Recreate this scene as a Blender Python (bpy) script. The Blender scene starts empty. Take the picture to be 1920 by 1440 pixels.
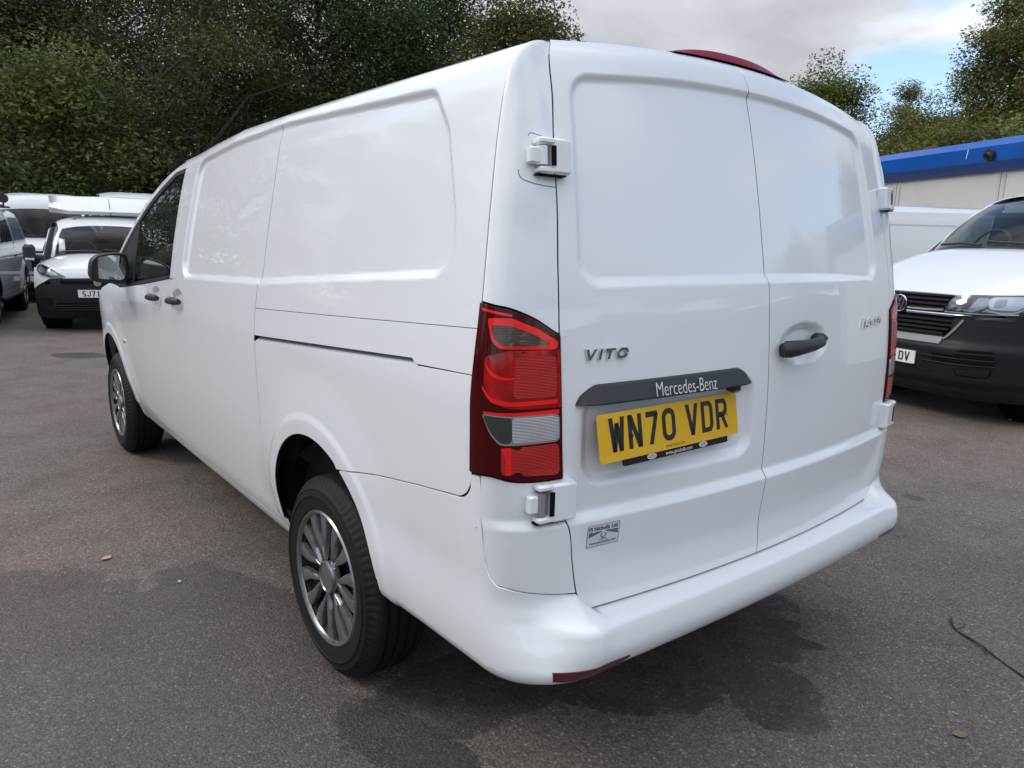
import bpy, math, random
import numpy as np
from mathutils import Vector, Matrix, Quaternion

sc = bpy.context.scene
COL = sc.collection
R = math.radians
rng = np.random.default_rng(7)
random.seed(7)

# ------------------------------------------------------------------ camera
cam_d = bpy.data.cameras.new("camera"); cam = bpy.data.objects.new("camera", cam_d); COL.objects.link(cam)
cam_d.sensor_fit = 'HORIZONTAL'; cam_d.sensor_width = 36.0; cam_d.lens = 1371.12 / 1920 * 36
cam_d.clip_start = .05; cam_d.clip_end = 2000
YAW, PITCH, ROLL = .6787, -.1872, .0254
_f = np.array([math.sin(YAW)*math.cos(PITCH), math.cos(YAW)*math.cos(PITCH), math.sin(PITCH)])
_r = np.array([math.cos(YAW), -math.sin(YAW), 0]); _u = np.cross(_r, _f)
_r, _u = _r*math.cos(ROLL)+_u*math.sin(ROLL), _u*math.cos(ROLL)-_r*math.sin(ROLL)
M = Matrix(((_r[0], _u[0], -_f[0], -1.8916), (_r[1], _u[1], -_f[1], -1.0231), (_r[2], _u[2], -_f[2], 1.4232), (0, 0, 0, 1)))
cam.matrix_world = M
sc.camera = cam

# ------------------------------------------------------------------ sky and sun
SUN_EL, SUN_AZ = R(40), R(-52)          # azimuth measured from +Y towards +X
world = bpy.data.worlds.new("World"); sc.world = world; world.use_nodes = True
def build_sky():
    nt = world.node_tree; N = nt.nodes; L = nt.links
    N.clear()
    out = N.new('ShaderNodeOutputWorld'); bg1 = N.new('ShaderNodeBackground'); bg2 = N.new('ShaderNodeBackground')
    mix = N.new('ShaderNodeMixShader')
    sky = N.new('ShaderNodeTexSky'); sky.sky_type = 'NISHITA'; sky.sun_disc = False
    sky.sun_elevation = SUN_EL; sky.sun_rotation = SUN_AZ; sky.air_density = 1.0; sky.dust_density = .6; sky.ozone_density = 1.5
    bg1.inputs['Strength'].default_value = .075
    L.new(sky.outputs[0], bg1.inputs[0])
    tc = N.new('ShaderNodeTexCoord'); sep = N.new('ShaderNodeSeparateXYZ'); L.new(tc.outputs['Generated'], sep.inputs[0])
    def math_(op, a, b=None, c=None, clamp=False):
        m = N.new('ShaderNodeMath'); m.operation = op; m.use_clamp = clamp
        for i, v in enumerate((a, b, c)):
            if v is None: continue
            if isinstance(v, (int, float)): m.inputs[i].default_value = v
            else: L.new(v, m.inputs[i])
        return m.outputs[0]
    z = math_('MAXIMUM', sep.outputs[2], 0.0)
    zz = math_('ADD', z, .16)
    px = math_('DIVIDE', sep.outputs[0], zz); py = math_('DIVIDE', sep.outputs[1], zz)
    cmb = N.new('ShaderNodeCombineXYZ'); L.new(px, cmb.inputs[0]); L.new(py, cmb.inputs[1]); cmb.inputs[2].default_value = CLOUD_W
    n1 = N.new('ShaderNodeTexNoise'); n1.inputs['Scale'].default_value = .62; n1.inputs['Detail'].default_value = 9; n1.inputs['Roughness'].default_value = .52
    n1.inputs['Distortion'].default_value = .35
    L.new(cmb.outputs[0], n1.inputs['Vector'])
    cov = N.new('ShaderNodeMapRange'); cov.interpolation_type = 'SMOOTHSTEP'
    cov.inputs['From Min'].default_value = .41; cov.inputs['From Max'].default_value = .51
    L.new(n1.outputs[0], cov.inputs['Value'])
    # denser parts of a cloud are greyer, thin rims are bright
    n2 = N.new('ShaderNodeTexNoise'); n2.inputs['Scale'].default_value = 1.7; n2.inputs['Detail'].default_value = 7; n2.inputs['Roughness'].default_value = .5
    L.new(cmb.outputs[0], n2.inputs['Vector'])
    dens = math_('ADD', math_('MULTIPLY', n1.outputs[0], .75), math_('MULTIPLY', n2.outputs[0], .35))
    ramp = N.new('ShaderNodeValToRGB'); e = ramp.color_ramp.elements
    e[0].position = .44; e[0].color = (.80, .81, .835, 1); e[1].position = .66; e[1].color = (.32, .33, .355, 1)
    mid = ramp.color_ramp.elements.new(.535); mid.color = (.47, .485, .52, 1)
    L.new(dens, ramp.inputs[0])
    # overcast gradient towards the zenith, steepened so unseen high sky lights the van
    g = math_('ADD', math_('MULTIPLY', z, 1.22), .16)
    vm = N.new('ShaderNodeVectorMath'); vm.operation = 'SCALE'; L.new(ramp.outputs[0], vm.inputs[0]); L.new(g, vm.inputs['Scale'])
    L.new(vm.outputs[0], bg2.inputs[0]); bg2.inputs['Strength'].default_value = CLOUD_STRENGTH
    L.new(cov.outputs[0], mix.inputs[0]); L.new(bg1.outputs[0], mix.inputs[1]); L.new(bg2.outputs[0], mix.inputs[2])
    L.new(mix.outputs[0], out.inputs[0])
CLOUD_W = 7.4; CLOUD_STRENGTH = 1.0
build_sky()
sd = bpy.data.lights.new("sun", 'SUN'); sun = bpy.data.objects.new("sun", sd); COL.objects.link(sun)
sd.energy = .42; sd.angle = R(18); sd.color = (1, .94, .86)
_sv = Vector((math.sin(SUN_AZ)*math.cos(SUN_EL), math.cos(SUN_AZ)*math.cos(SUN_EL), math.sin(SUN_EL)))
sun.rotation_euler = _sv.to_track_quat('Z', 'Y').to_euler(); sun.location = _sv*60
sc.view_settings.view_transform = 'Standard'; sc.view_settings.look = 'None'
sc.view_settings.exposure = 1.68; sc.view_settings.gamma = 1.0; sc.view_settings.use_curve_mapping = False
sc.cycles.max_bounces = 8; sc.cycles.transparent_max_bounces = 12

# ------------------------------------------------------------------ materials
def principled(name, col, rough=.5, metal=0., coat=0., coat_rough=.03, spec=.5, trans=0., alpha=1., ior=1.45):
    m = bpy.data.materials.new(name); m.use_nodes = True
    b = m.node_tree.nodes['Principled BSDF']
    b.inputs['Base Color'].default_value = (*col, 1); b.inputs['Roughness'].default_value = rough; b.inputs['Metallic'].default_value = metal
    b.inputs['Coat Weight'].default_value = coat; b.inputs['Coat Roughness'].default_value = coat_rough
    b.inputs['Specular IOR Level'].default_value = spec; b.inputs['Transmission Weight'].default_value = trans; b.inputs['Alpha'].default_value = alpha
    b.inputs['IOR'].default_value = ior
    return m
def nodes(m): return m.node_tree.nodes, m.node_tree.links, m.node_tree.nodes['Principled BSDF']
def add_noise(m, scale, amt_col=0., amt_rough=0., bump=0., bump_dist=.001, detail=4, coords='Object', col2=None):
    N, L, b = nodes(m)
    tc = N.new('ShaderNodeTexCoord'); n = N.new('ShaderNodeTexNoise'); n.inputs['Scale'].default_value = scale; n.inputs['Detail'].default_value = detail
    L.new(tc.outputs[coords], n.inputs['Vector'])
    if amt_col or col2:
        c = b.inputs['Base Color'].default_value[:3]
        r = N.new('ShaderNodeValToRGB'); r.color_ramp.elements[0].position = .3; r.color_ramp.elements[1].position = .7
        c2 = col2 or tuple(min(1, v*(1+amt_col)) for v in c)
        r.color_ramp.elements[0].color = (*[v*(1-amt_col) for v in c], 1); r.color_ramp.elements[1].color = (*c2, 1)
        L.new(n.outputs[0], r.inputs[0]); L.new(r.outputs[0], b.inputs['Base Color'])
    if amt_rough:
        mr = N.new('ShaderNodeMapRange'); v = b.inputs['Roughness'].default_value
        mr.inputs['To Min'].default_value = max(0, v-amt_rough); mr.inputs['To Max'].default_value = min(1, v+amt_rough)
        L.new(n.outputs[0], mr.inputs['Value']); L.new(mr.outputs[0], b.inputs['Roughness'])
    if bump:
        bp = N.new('ShaderNodeBump'); bp.inputs['Strength'].default_value = bump; bp.inputs['Distance'].default_value = bump_dist
        L.new(n.outputs[0], bp.inputs['Height']); L.new(bp.outputs[0], b.inputs['Normal'])
    return m

def paint_mat(name, col):
    m = principled(name, col, .42, coat=1., coat_rough=.025)
    N, L, b = nodes(m)
    tc = N.new('ShaderNodeTexCoord')
    # faint road film towards the sills: soft, patchy
    n = N.new('ShaderNodeTexNoise'); n.inputs['Scale'].default_value = 3.2; n.inputs['Detail'].default_value = 6; L.new(tc.outputs['Object'], n.inputs['Vector'])
    mr = N.new('ShaderNodeMapRange'); mr.inputs['From Min'].default_value = .3; mr.inputs['From Max'].default_value = .75
    mr.inputs['To Min'].default_value = .004; mr.inputs['To Max'].default_value = .03
    L.new(n.outputs[0], mr.inputs['Value']); L.new(mr.outputs[0], b.inputs['Coat Roughness'])
    r = N.new('ShaderNodeValToRGB'); r.color_ramp.elements[0].position = .35; r.color_ramp.elements[1].position = .7
    r.color_ramp.elements[0].color = (*col, 1); r.color_ramp.elements[1].color = (*[v*.975 for v in col], 1)
    L.new(n.outputs[0], r.inputs[0]); L.new(r.outputs[0], b.inputs['Base Color'])
    # gentle pressing waviness of sheet metal
    n2 = N.new('ShaderNodeTexNoise'); n2.inputs['Scale'].default_value = 2.6; n2.inputs['Detail'].default_value = 1; L.new(tc.outputs['Object'], n2.inputs['Vector'])
    bp = N.new('ShaderNodeBump'); bp.inputs['Strength'].default_value = .06; bp.inputs['Distance'].default_value = .008
    L.new(n2.outputs[0], bp.inputs['Height']); L.new(bp.outputs[0], b.inputs['Normal']); L.new(bp.outputs[0], b.inputs['Coat Normal'])
    return m

MAT = {}
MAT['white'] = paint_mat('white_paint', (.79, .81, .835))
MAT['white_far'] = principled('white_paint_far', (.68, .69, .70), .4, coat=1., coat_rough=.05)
MAT['silver'] = principled('silver_paint', (.60, .625, .66), .35, metal=.2, coat=1., coat_rough=.06)
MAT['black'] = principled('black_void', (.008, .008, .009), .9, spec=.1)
MAT['gap'] = principled('gap_dark', (.02, .021, .023), .8, spec=.2)
MAT['plastic'] = add_noise(principled('black_plastic', (.022, .023, .026), .48), 900, bump=.15, bump_dist=.0006)
MAT['gloss_black'] = principled('gloss_black_plastic', (.012, .013, .016), .12)
MAT['bumper_grey'] = add_noise(principled('grey_bumper_plastic', (.011, .012, .0155), .5, spec=.35), 700, bump=.1, bump_dist=.0006)
MAT['rubber'] = add_noise(principled('tyre_rubber', (.011, .011, .0115), .66, spec=.3), 60, amt_col=.3, amt_rough=.1)
MAT['chrome'] = principled('chrome', (.66, .67, .69), .10, metal=1.)
MAT['satin'] = principled('satin_metal', (.48, .49, .50), .35, metal=.8)
MAT['rim'] = add_noise(principled('wheel_trim_silver', (.23, .235, .245), .28, metal=.75, coat=.5, coat_rough=.08), 25, amt_col=.12, amt_rough=.1)
MAT['rim_dark'] = principled('wheel_trim_black', (.014, .014, .015), .3, coat=.4)
MAT['steel'] = add_noise(principled('steel_wheel', (.022, .0225, .025), .5, metal=.4), 40, amt_col=.2)
MAT['glass_dark'] = principled('tinted_glass', (.010, .014, .014), .02, spec=.6)
MAT['yellow'] = principled('plate_yellow', (.74, .43, .010), .28, coat=1., coat_rough=.03)
MAT['plate_white'] = principled('plate_white', (.78, .78, .76), .3, coat=1.)
MAT['ink'] = principled('plate_black', (.012, .012, .013), .35, coat=.6, coat_rough=.05)
MAT['navy'] = principled('navy_print', (.015, .02, .055), .5)
MAT['vinyl'] = principled('sticker_vinyl', (.60, .63, .67), .3, coat=.5)
MAT['white_print'] = principled('white_print', (.72, .73, .75), .45)
MAT['red_dark'] = principled('lens_dark_red', (.055, .0012, .0026), .12, coat=.12, coat_rough=.02, spec=.25)
MAT['red'] = add_noise(principled('lens_red', (.33, .004, .006), .14, coat=.15, coat_rough=.02), 26, amt_col=.45)
MAT['red_bright'] = principled('lens_bright_red', (.85, .010, .010), .16, coat=.15, coat_rough=.02)
MAT['red_high'] = principled('high_lamp_red', (.20, .004, .014), .32, spec=.12)
MAT['smoke'] = principled('lens_smoked_amber', (.050, .018, .012), .12, coat=1.)
MAT['clear'] = principled('lens_clear', (.40, .41, .43), .12, metal=.55, coat=1.)
MAT['clear_dark'] = principled('lens_clear_dark', (.05, .053, .06), .12, metal=.3, coat=.5)
MAT['reflector_red'] = principled('reflector_red', (.085, .008, .010), .25, coat=.6)
MAT['reflector_white'] = principled('reflector_inner', (.70, .71, .73), .38, metal=.8)
MAT['interior'] = principled('cab_plastic', (.05, .053, .057), .7)
MAT['fabric'] = add_noise(principled('seat_fabric', (.028, .029, .031), .9), 300, amt_col=.3)
MAT['mirror'] = principled('mirror_glass', (.55, .60, .62), .02, metal=1.)
MAT['grid_bulk'] = principled('bulkhead_mesh', (.30, .31, .31), .6)

def lens_ribs(m, scale, axis, amt=.5, dist=.002):
    N, L, b = nodes(m)
    tc = N.new('ShaderNodeTexCoord'); w = N.new('ShaderNodeTexWave'); w.bands_direction = axis; w.inputs['Scale'].default_value = scale
    L.new(tc.outputs['Object'], w.inputs['Vector'])
    bp = N.new('ShaderNodeBump'); bp.inputs['Strength'].default_value = amt; bp.inputs['Distance'].default_value = dist
    L.new(w.outputs[0], bp.inputs['Height']); L.new(bp.outputs[0], b.inputs['Normal'])
    c = b.inputs['Base Color'].default_value[:3]
    r = N.new('ShaderNodeValToRGB'); r.color_ramp.elements[0].color = (*[v*.62 for v in c], 1); r.color_ramp.elements[1].color = (*[min(1, v*1.18) for v in c], 1)
    L.new(w.outputs[0], r.inputs[0]); L.new(r.outputs[0], b.inputs['Base Color'])
MAT['red_ribs'] = principled('lens_ribbed_red', (.44, .005, .006), .2, coat=.15, coat_rough=.02); lens_ribs(MAT['red_ribs'], 95, 'Z', .35); MAT['red_cell'] = principled('lens_lit_cell', (.75, .010, .010), .2, coat=.15); lens_ribs(MAT['red_cell'], 95, 'X', .4)
MAT['clear_ribs'] = principled('lens_ribbed_clear', (.46, .47, .49), .14, metal=.6, coat=.6); lens_ribs(MAT['clear_ribs'], 95, 'Z', .4)
lens_ribs(MAT['smoke'], 95, 'Z', .3)

def glass_mat(name, tint, dens):
    m = bpy.data.materials.new(name); m.use_nodes = True; N = m.node_tree.nodes; L = m.node_tree.links; N.clear()
    o = N.new('ShaderNodeOutputMaterial'); t = N.new('ShaderNodeBsdfTransparent'); t.inputs[0].default_value = (*tint, 1)
    g = N.new('ShaderNodeBsdfGlossy'); g.inputs['Roughness'].default_value = .01; g.inputs[0].default_value = (1, 1, 1, 1)
    fr = N.new('ShaderNodeFresnel'); fr.inputs[0].default_value = 1.52; mx = N.new('ShaderNodeMixShader')
    a = N.new('ShaderNodeMath'); a.operation = 'MULTIPLY_ADD'; a.inputs[1].default_value = .85; a.inputs[2].default_value = dens; a.use_clamp = True
    L.new(fr.outputs[0], a.inputs[0]); L.new(a.outputs[0], mx.inputs[0]); L.new(t.outputs[0], mx.inputs[1]); L.new(g.outputs[0], mx.inputs[2]); L.new(mx.outputs[0], o.inputs[0])
    return m
MAT['glass'] = glass_mat('window_glass', (.66, .76, .73), -.03)
MAT['glass_side'] = glass_mat('door_window_glass', (.40, .47, .45), .03)

# ------------------------------------------------------------------ mesh helpers
def link(o, parent=None):
    COL.objects.link(o)
    if parent is not None: o.parent = parent
    return o
def tag(o, label=None, cat=None, group=None, kind=None):
    if label: o['label'] = label
    if cat: o['category'] = cat
    if group: o['group'] = group
    if kind: o['kind'] = kind
    return o
def empty(name, loc=(0, 0, 0), rz=0., label=None, cat=None, group=None):
    o = bpy.data.objects.new(name, None); o.empty_display_size = .2; COL.objects.link(o); o.location = loc; o.rotation_euler = (0, 0, rz)
    return tag(o, label, cat, group)
def copy_tree(o, parent=None):
    c = o.copy(); COL.objects.link(c)
    if parent is not None: c.parent = parent
    for ch in o.children: copy_tree(ch, c)
    return c

def mesh_obj(name, V, F, mat, parent=None, smooth=True, normals=None, sharp=None):
    me = bpy.data.meshes.new(name)
    V = np.asarray(V, np.float32)
    if isinstance(F, np.ndarray):
        k = F.shape[1]; nf = len(F)
        me.vertices.add(len(V)); me.vertices.foreach_set('co', V.ravel())
        me.loops.add(nf*k); me.loops.foreach_set('vertex_index', F.astype(np.int32).ravel())
        me.polygons.add(nf); me.polygons.foreach_set('loop_start', np.arange(0, nf*k, k, dtype=np.int32))
        me.update(calc_edges=True)
    else:
        me.from_pydata([tuple(map(float, v)) for v in V], [], [tuple(map(int, f)) for f in F]); me.update()
    me.validate()
    if smooth: me.polygons.foreach_set('use_smooth', np.ones(len(me.polygons), bool))
    if normals is not None and len(me.vertices) == len(normals):
        me.normals_split_custom_set_from_vertices([tuple(n) for n in np.asarray(normals, float)])
    elif sharp is not None and smooth:
        me.set_sharp_from_angle(angle=R(sharp))
    mats = mat if isinstance(mat, (list, tuple)) else [mat]
    for m in mats: me.materials.append(MAT[m] if isinstance(m, str) else m)
    return link(bpy.data.objects.new(name, me), parent)

def norm(a):
    return a/np.maximum(1e-9, np.linalg.norm(a, axis=-1, keepdims=True))
def grid_faces(nr, nc, base=0, flip=False, wrap=False):
    i, j = np.meshgrid(np.arange(nr-1), np.arange(nc if wrap else nc-1), indexing='ij')
    j2 = (j+1) % nc
    f = np.stack([i*nc+j, i*nc+j2, (i+1)*nc+j2, (i+1)*nc+j], -1).reshape(-1, 4)+base
    return f[:, ::-1] if flip else f

class MB:
    """collects simple shapes for one part"""
    def __init__(self): self.v = []; self.f = []
    def add(self, V, F):
        b = len(self.v); self.v += [tuple(map(float, p)) for p in V]; self.f += [tuple(int(i)+b for i in q) for q in F]; return self
    def box(self, c, s, rz=0., bev=0., rot=None):
        hx, hy, hz = s[0]/2, s[1]/2, s[2]/2; b = min(bev, hx*.9, hy*.9, hz*.9)
        V = []; F = []
        if b <= 0:
            V = [(x, y, z) for z in (-hz, hz) for y in (-hy, hy) for x in (-hx, hx)]
            F = [(0, 2, 3, 1), (4, 5, 7, 6), (0, 1, 5, 4), (2, 6, 7, 3), (0, 4, 6, 2), (1, 3, 7, 5)]
        else:
            rings = []
            for (dz, ins) in ((-hz, b), (-hz+b, 0), (hz-b, 0), (hz, b)):
                ex, ey = hx-ins, hy-ins; c_ = b if ins == 0 else b*.6
                rings.append([(ex-c_, -ey, dz), (ex, -ey+c_, dz), (ex, ey-c_, dz), (ex-c_, ey, dz), (-ex+c_, ey, dz), (-ex, ey-c_, dz), (-ex, -ey+c_, dz), (-ex+c_, -ey, dz)])
            for r_ in rings: V += r_
            for k in range(3):
                for j in range(8): F.append((k*8+j, k*8+(j+1) % 8, (k+1)*8+(j+1) % 8, (k+1)*8+j))
            F.append(tuple(range(7, -1, -1))); F.append(tuple(range(24, 32)))
        Mx = Matrix.Rotation(rz, 3, 'Z') if rot is None else rot
        V = [tuple(Mx @ Vector(p)+Vector(c)) for p in V]
        return self.add(V, F)
    def tube(self, pts, rad, n=8, cap=True):
        pts = [Vector(p) for p in pts]; V = []; F = []; rads = rad if isinstance(rad, (list, tuple)) else [rad]*len(pts)
        up = None
        for i, p in enumerate(pts):
            d = (pts[min(i+1, len(pts)-1)]-pts[max(i-1, 0)]).normalized()
            if up is None: up = d.orthogonal().normalized()
            up = (up-d*up.dot(d)).normalized(); s_ = d.cross(up)
            for k in range(n):
                a = 2*math.pi*k/n; V.append(p+(up*math.cos(a)+s_*math.sin(a))*rads[i])
        for i in range(len(pts)-1):
            for k in range(n): F.append((i*n+k, i*n+(k+1) % n, (i+1)*n+(k+1) % n, (i+1)*n+k))
        if cap: F.append(tuple(range(n-1, -1, -1))); F.append(tuple(range((len(pts)-1)*n, len(pts)*n)))
        return self.add(V, F)
    def prism(self, poly, axis, a, b):
        """extrude a 2-D polygon along axis 0/1/2 from a to b"""
        n = len(poly); o = [k for k in range(3) if k != axis]; V = []
        for t in (a, b):
            for p in poly:
                q = [0, 0, 0]; q[o[0]] = p[0]; q[o[1]] = p[1]; q[axis] = t; V.append(q)
        F = [tuple(range(n))[::-1], tuple(range(n, 2*n))]+[(i, (i+1) % n, n+(i+1) % n, n+i) for i in range(n)]
        return self.add(V, F)
    def build(self, name, mat, parent=None, smooth=True, sharp=35):
        o = mesh_obj(name, self.v, self.f, mat, parent, smooth, sharp=sharp)
        import bmesh
        bm = bmesh.new(); bm.from_mesh(o.data); bmesh.ops.recalc_face_normals(bm, faces=bm.faces); bm.to_mesh(o.data); bm.free()
        if smooth: o.data.set_sharp_from_angle(angle=R(sharp))
        return o

def grid_panel(name, S, H, surf, mat, parent, gap=.0027, flange=.018, outward=None, ref=None, dirref=None):
    """sheet panel sampled on parameter arrays S,H (rows, cols) with rolled edges; outward = point inside the body"""
    P = surf(S, H); e = 4e-4
    Nn = norm(np.cross(surf(S+e, H)-surf(S-e, H), surf(S, H+e)-surf(S, H-e)))
    return sheet(name, P, mat, parent, gap, flange, ref, dirref, Nn)
def sheet(name, P, mat, parent, gap=.002, flange=.018, ref=None, dirref=None, Nin=None, Nout=None):
    nr, nc = P.shape[:2]
    du = np.gradient(P, axis=1); dv = np.gradient(P, axis=0)
    Nn = norm(np.cross(du, dv))
    bad = np.linalg.norm(np.cross(du, dv), axis=-1) < 1e-10
    if bad.any() and not bad.all():
        idx = np.argwhere(bad)
        for i, j in idx:
            jj = min(max(j, 1), nc-2); ii = min(max(i, 1), nr-2); Nn[i, j] = Nn[ii, jj]
    if Nin is not None:
        sg_ = np.sign((Nn*Nin).sum(-1)); ok_ = (np.linalg.norm(Nin, axis=-1) > .5) & (np.abs((Nn*Nin).sum(-1)) > .3)
        Nn = np.where(ok_[..., None], Nin*sg_[..., None], Nn)
    if dirref is not None:
        flip = (Nn.mean((0, 1))@np.asarray(dirref, float)) < 0
    else:
        c_ = np.array([0, 2.4, 1.0]) if ref is None else np.asarray(ref, float)
        flip = ((P-c_)*Nn).sum(-1).mean() < 0
    if flip: Nn = -Nn
    if Nout is not None: Nn = np.where((np.linalg.norm(Nout, axis=-1) > .5)[..., None], Nout, Nn)
    P = P.copy()
    g4 = gap if isinstance(gap, (tuple, list)) else (gap,)*4      # bottom, top, first column, last column
    def inset(a, b, g_):
        d = b-a; l = np.linalg.norm(d, axis=-1, keepdims=True); return a+d*np.minimum(.85, g_/np.maximum(l, 1e-6))
    P[0], P[-1] = inset(P[0], P[1], g4[0]), inset(P[-1], P[-2], g4[1])
    P[:, 0], P[:, -1] = inset(P[:, 0], P[:, 1], g4[2]), inset(P[:, -1], P[:, -2], g4[3])
    V = P.reshape(-1, 3); NV = Nn.reshape(-1, 3); F = grid_faces(nr, nc, 0, flip)
    if flange > 0:
        per = [(0, j) for j in range(nc)]+[(i, nc-1) for i in range(1, nr)]+[(nr-1, j) for j in range(nc-2, -1, -1)]+[(i, 0) for i in range(nr-2, 0, -1)]
        inn = [(min(max(i, 1), nr-2), min(max(j, 1), nc-2)) for i, j in per]
        pi = np.array([i*nc+j for i, j in per]); ii = np.array([i*nc+j for i, j in inn])
        out = V[pi]-V[ii]; nb = NV[pi]; out = norm(out-nb*(out*nb).sum(-1, keepdims=True))
        n = len(per); b = len(V)
        r1 = V[pi]+out*.0005-nb*.0004; r2 = V[pi]+out*.0008-nb*.0022; r3 = V[pi]+out*.0004-nb*flange
        V = np.concatenate([V, r1, r2, r3]); NV = np.concatenate([NV, norm(nb+out*.7), norm(out+nb*.15), out])
        k = np.arange(n); k2 = (k+1) % n
        q = [np.stack([pi[k], pi[k2], b+k2, b+k], -1), np.stack([b+k, b+k2, b+n+k2, b+n+k], -1), np.stack([b+n+k, b+n+k2, b+2*n+k2, b+2*n+k], -1)]
        q = np.concatenate(q)
        # same winding test: perimeter runs with columns first
        if not flip: q = q[:, ::-1]
        F = np.concatenate([F, q])
    if flange > .0125 and mat in ('white', 'white_far', 'silver'):
        o = mesh_obj(name, V, F, [mat, 'gap'], parent, True, normals=NV)     # return behind the rolled edge coloured dark to stand for seam shade
        mi = np.zeros(len(o.data.polygons), np.int32); nn_ = len(per)
        if len(mi) == len(F): mi[-nn_:] = 1
        o.data.polygons.foreach_set('material_index', mi); return o
    return mesh_obj(name, V, F, mat, parent, True, normals=NV)

def PQ(ncol, nrow, fl, fr, fb, ft, cols=None):
    """parameter arrays: s between fl(h), fr(h); h between fb(p), ft(p)"""
    p = np.linspace(0, 1, ncol) if cols is None else np.asarray(cols, float)
    q = np.linspace(0, 1, nrow)
    Pm, Qm = np.meshgrid(p, q)
    cv = lambda f, x: np.full(np.shape(x), float(f)) if np.isscalar(f) else f(x)
    Hm = cv(fb, Pm)*(1-Qm)+cv(ft, Pm)*Qm
    Sm = cv(fl, Hm)*(1-Pm)+cv(fr, Hm)*Pm
    return Sm, Hm

def poly_smooth(pts, sub=6, closed=True):
    p = np.array(pts, float); n = len(p); out = []
    for i in range(n if closed else n-1):
        p0, p1, p2, p3 = (p[(i-1) % n], p[i], p[(i+1) % n], p[(i+2) % n]) if closed else (p[max(i-1, 0)], p[i], p[i+1], p[min(i+2, n-1)])
        for k in range(sub):
            t = k/sub; out.append(.5*((2*p1)+(-p0+p2)*t+(2*p0-5*p1+4*p2-p3)*t*t+(-p0+3*p1-3*p2+p3)*t**3))
    if not closed: out.append(p[-1])
    return np.array(out)
def densify(pts, n=8):
    p = np.array(pts, float); out = []
    for i in range(len(p)):
        a, b = p[i], p[(i+1) % len(p)]
        for k in range(n): out.append(a+(b-a)*k/n)
    return np.array(out)
def round_poly(pts, r, n=5):
    p = np.array(pts, float); out = []
    for i in range(len(p)):
        a, b, c_ = p[i-1], p[i], p[(i+1) % len(p)]
        ra = min(r, .45*np.linalg.norm(a-b)); rc = min(r, .45*np.linalg.norm(c_-b))
        q0 = b+(a-b)/np.linalg.norm(a-b)*ra; q1 = b+(c_-b)/np.linalg.norm(c_-b)*rc
        for k in range(n+1):
            t = k/n; out.append((1-t)**2*q0+2*(1-t)*t*b+t*t*q1)
    return np.array(out)
def surf_patch(name, poly, surf, mat, parent, thick=.0, rings=6, centre=None, dirref=(-.5, -1, .1)):
    """closed outline in surface parameters (star-shaped about its centre), filled with concentric rings"""
    p = np.asarray(poly, float); c_ = p.mean(0) if centre is None else np.asarray(centre, float)
    n = len(p); V = []
    t = np.linspace(1, 0.0, rings+1)[:-1]
    PR = np.concatenate([c_+(p-c_)*k for k in t]+[c_[None]])
    V = surf(PR[:, 0], PR[:, 1]); F = []
    for i in range(rings-1):
        for k in range(n): F.append((i*n+k, i*n+(k+1) % n, (i+1)*n+(k+1) % n, (i+1)*n+k))
    for k in range(n): F.append(((rings-1)*n+k, (rings-1)*n+(k+1) % n, rings*n))
    a = V[F[0][1]]-V[F[0][0]]; b = V[F[0][2]]-V[F[0][0]]
    if np.cross(a, b)@np.array(dirref) < 0: F = [f[::-1] for f in F]
    if thick:
        nrm = norm(np.cross(V[F[0][1]]-V[F[0][0]], V[F[0][2]]-V[F[0][0]])); b0 = len(V)
        V = np.concatenate([V, V[:n]-nrm*thick])
        F += [(k, b0+k, b0+(k+1) % n, (k+1) % n) for k in range(n)]
    return mesh_obj(name, V, F, mat, parent, True, sharp=40)

# ---- stroke lettering (flat print or raised letters)
def arc(cx, cy, rx, ry, a0, a1, n=8):
    return [(cx+rx*math.cos(R(a0+(a1-a0)*i/n)), cy+ry*math.sin(R(a0+(a1-a0)*i/n))) for i in range(n+1)]
GL = {  # unit cell: width 0.5, height 0.79, strokes on centre lines
 'W': [[(0, .79), (.11, 0), (.25, .62), (.39, 0), (.5, .79)]], 'N': [[(.05, 0), (.05, .79), (.45, 0), (.45, .79)]],
 '7': [[(.02, .72), (.46, .72), (.17, 0)]], '0': [[*arc(.25, .58, .19, .15, 0, 180), *arc(.25, .21, .19, .15, 180, 360), (.44, .58)]],
 'V': [[(.02, .79), (.25, .0), (.48, .79)]], 'D': [[(.07, .05), (.07, .74), (.26, .74), *arc(.28, .56, .16, .18, 90, 0), *arc(.28, .23, .16, .18, 0, -90), (.07, .05)]],
 'R': [[(.07, 0), (.07, .74), (.30, .74), *arc(.30, .56, .15, .18, 90, -90), (.07, .38)], [(.26, .38), (.46, 0)]],
 'S': [[*arc(.25, .57, .18, .17, 25, 180), *[(x, y) for x, y in arc(.25, .40, .18, .0, 180, 180, 1)], *arc(.25, .22, .18, .17, 20, -150)]],
 'J': [[(.42, .79), (.42, .22), *arc(.24, .22, .18, .17, 0, -180)]], '1': [[(.25, 0), (.25, .79)]],
 'H': [[(.06, 0), (.06, .79)], [(.44, 0), (.44, .79)], [(.06, .40), (.44, .40)]], 'K': [[(.06, 0), (.06, .79)], [(.45, .79), (.09, .36)], [(.2, .46), (.46, 0)]],
 'I': [[(.1, 0), (.1, .79)]], 'T': [[(.0, .73), (.5, .73)], [(.25, .73), (.25, 0)]], 'O': [[*arc(.27, .40, .23, .33, 0, 360, 20)]],
 '4': [[(.36, 0), (.36, .79), (.03, .24), (.48, .24)]], 'C': [[*arc(.27, .40, .22, .33, 50, 310, 14)]], 'L': [[(.07, .79), (.07, .06), (.42, .06)]],
 'P': [[(.07, 0), (.07, .74), (.30, .74), *arc(.30, .56, .15, .18, 90, -90), (.07, .38)]],
}
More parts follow.
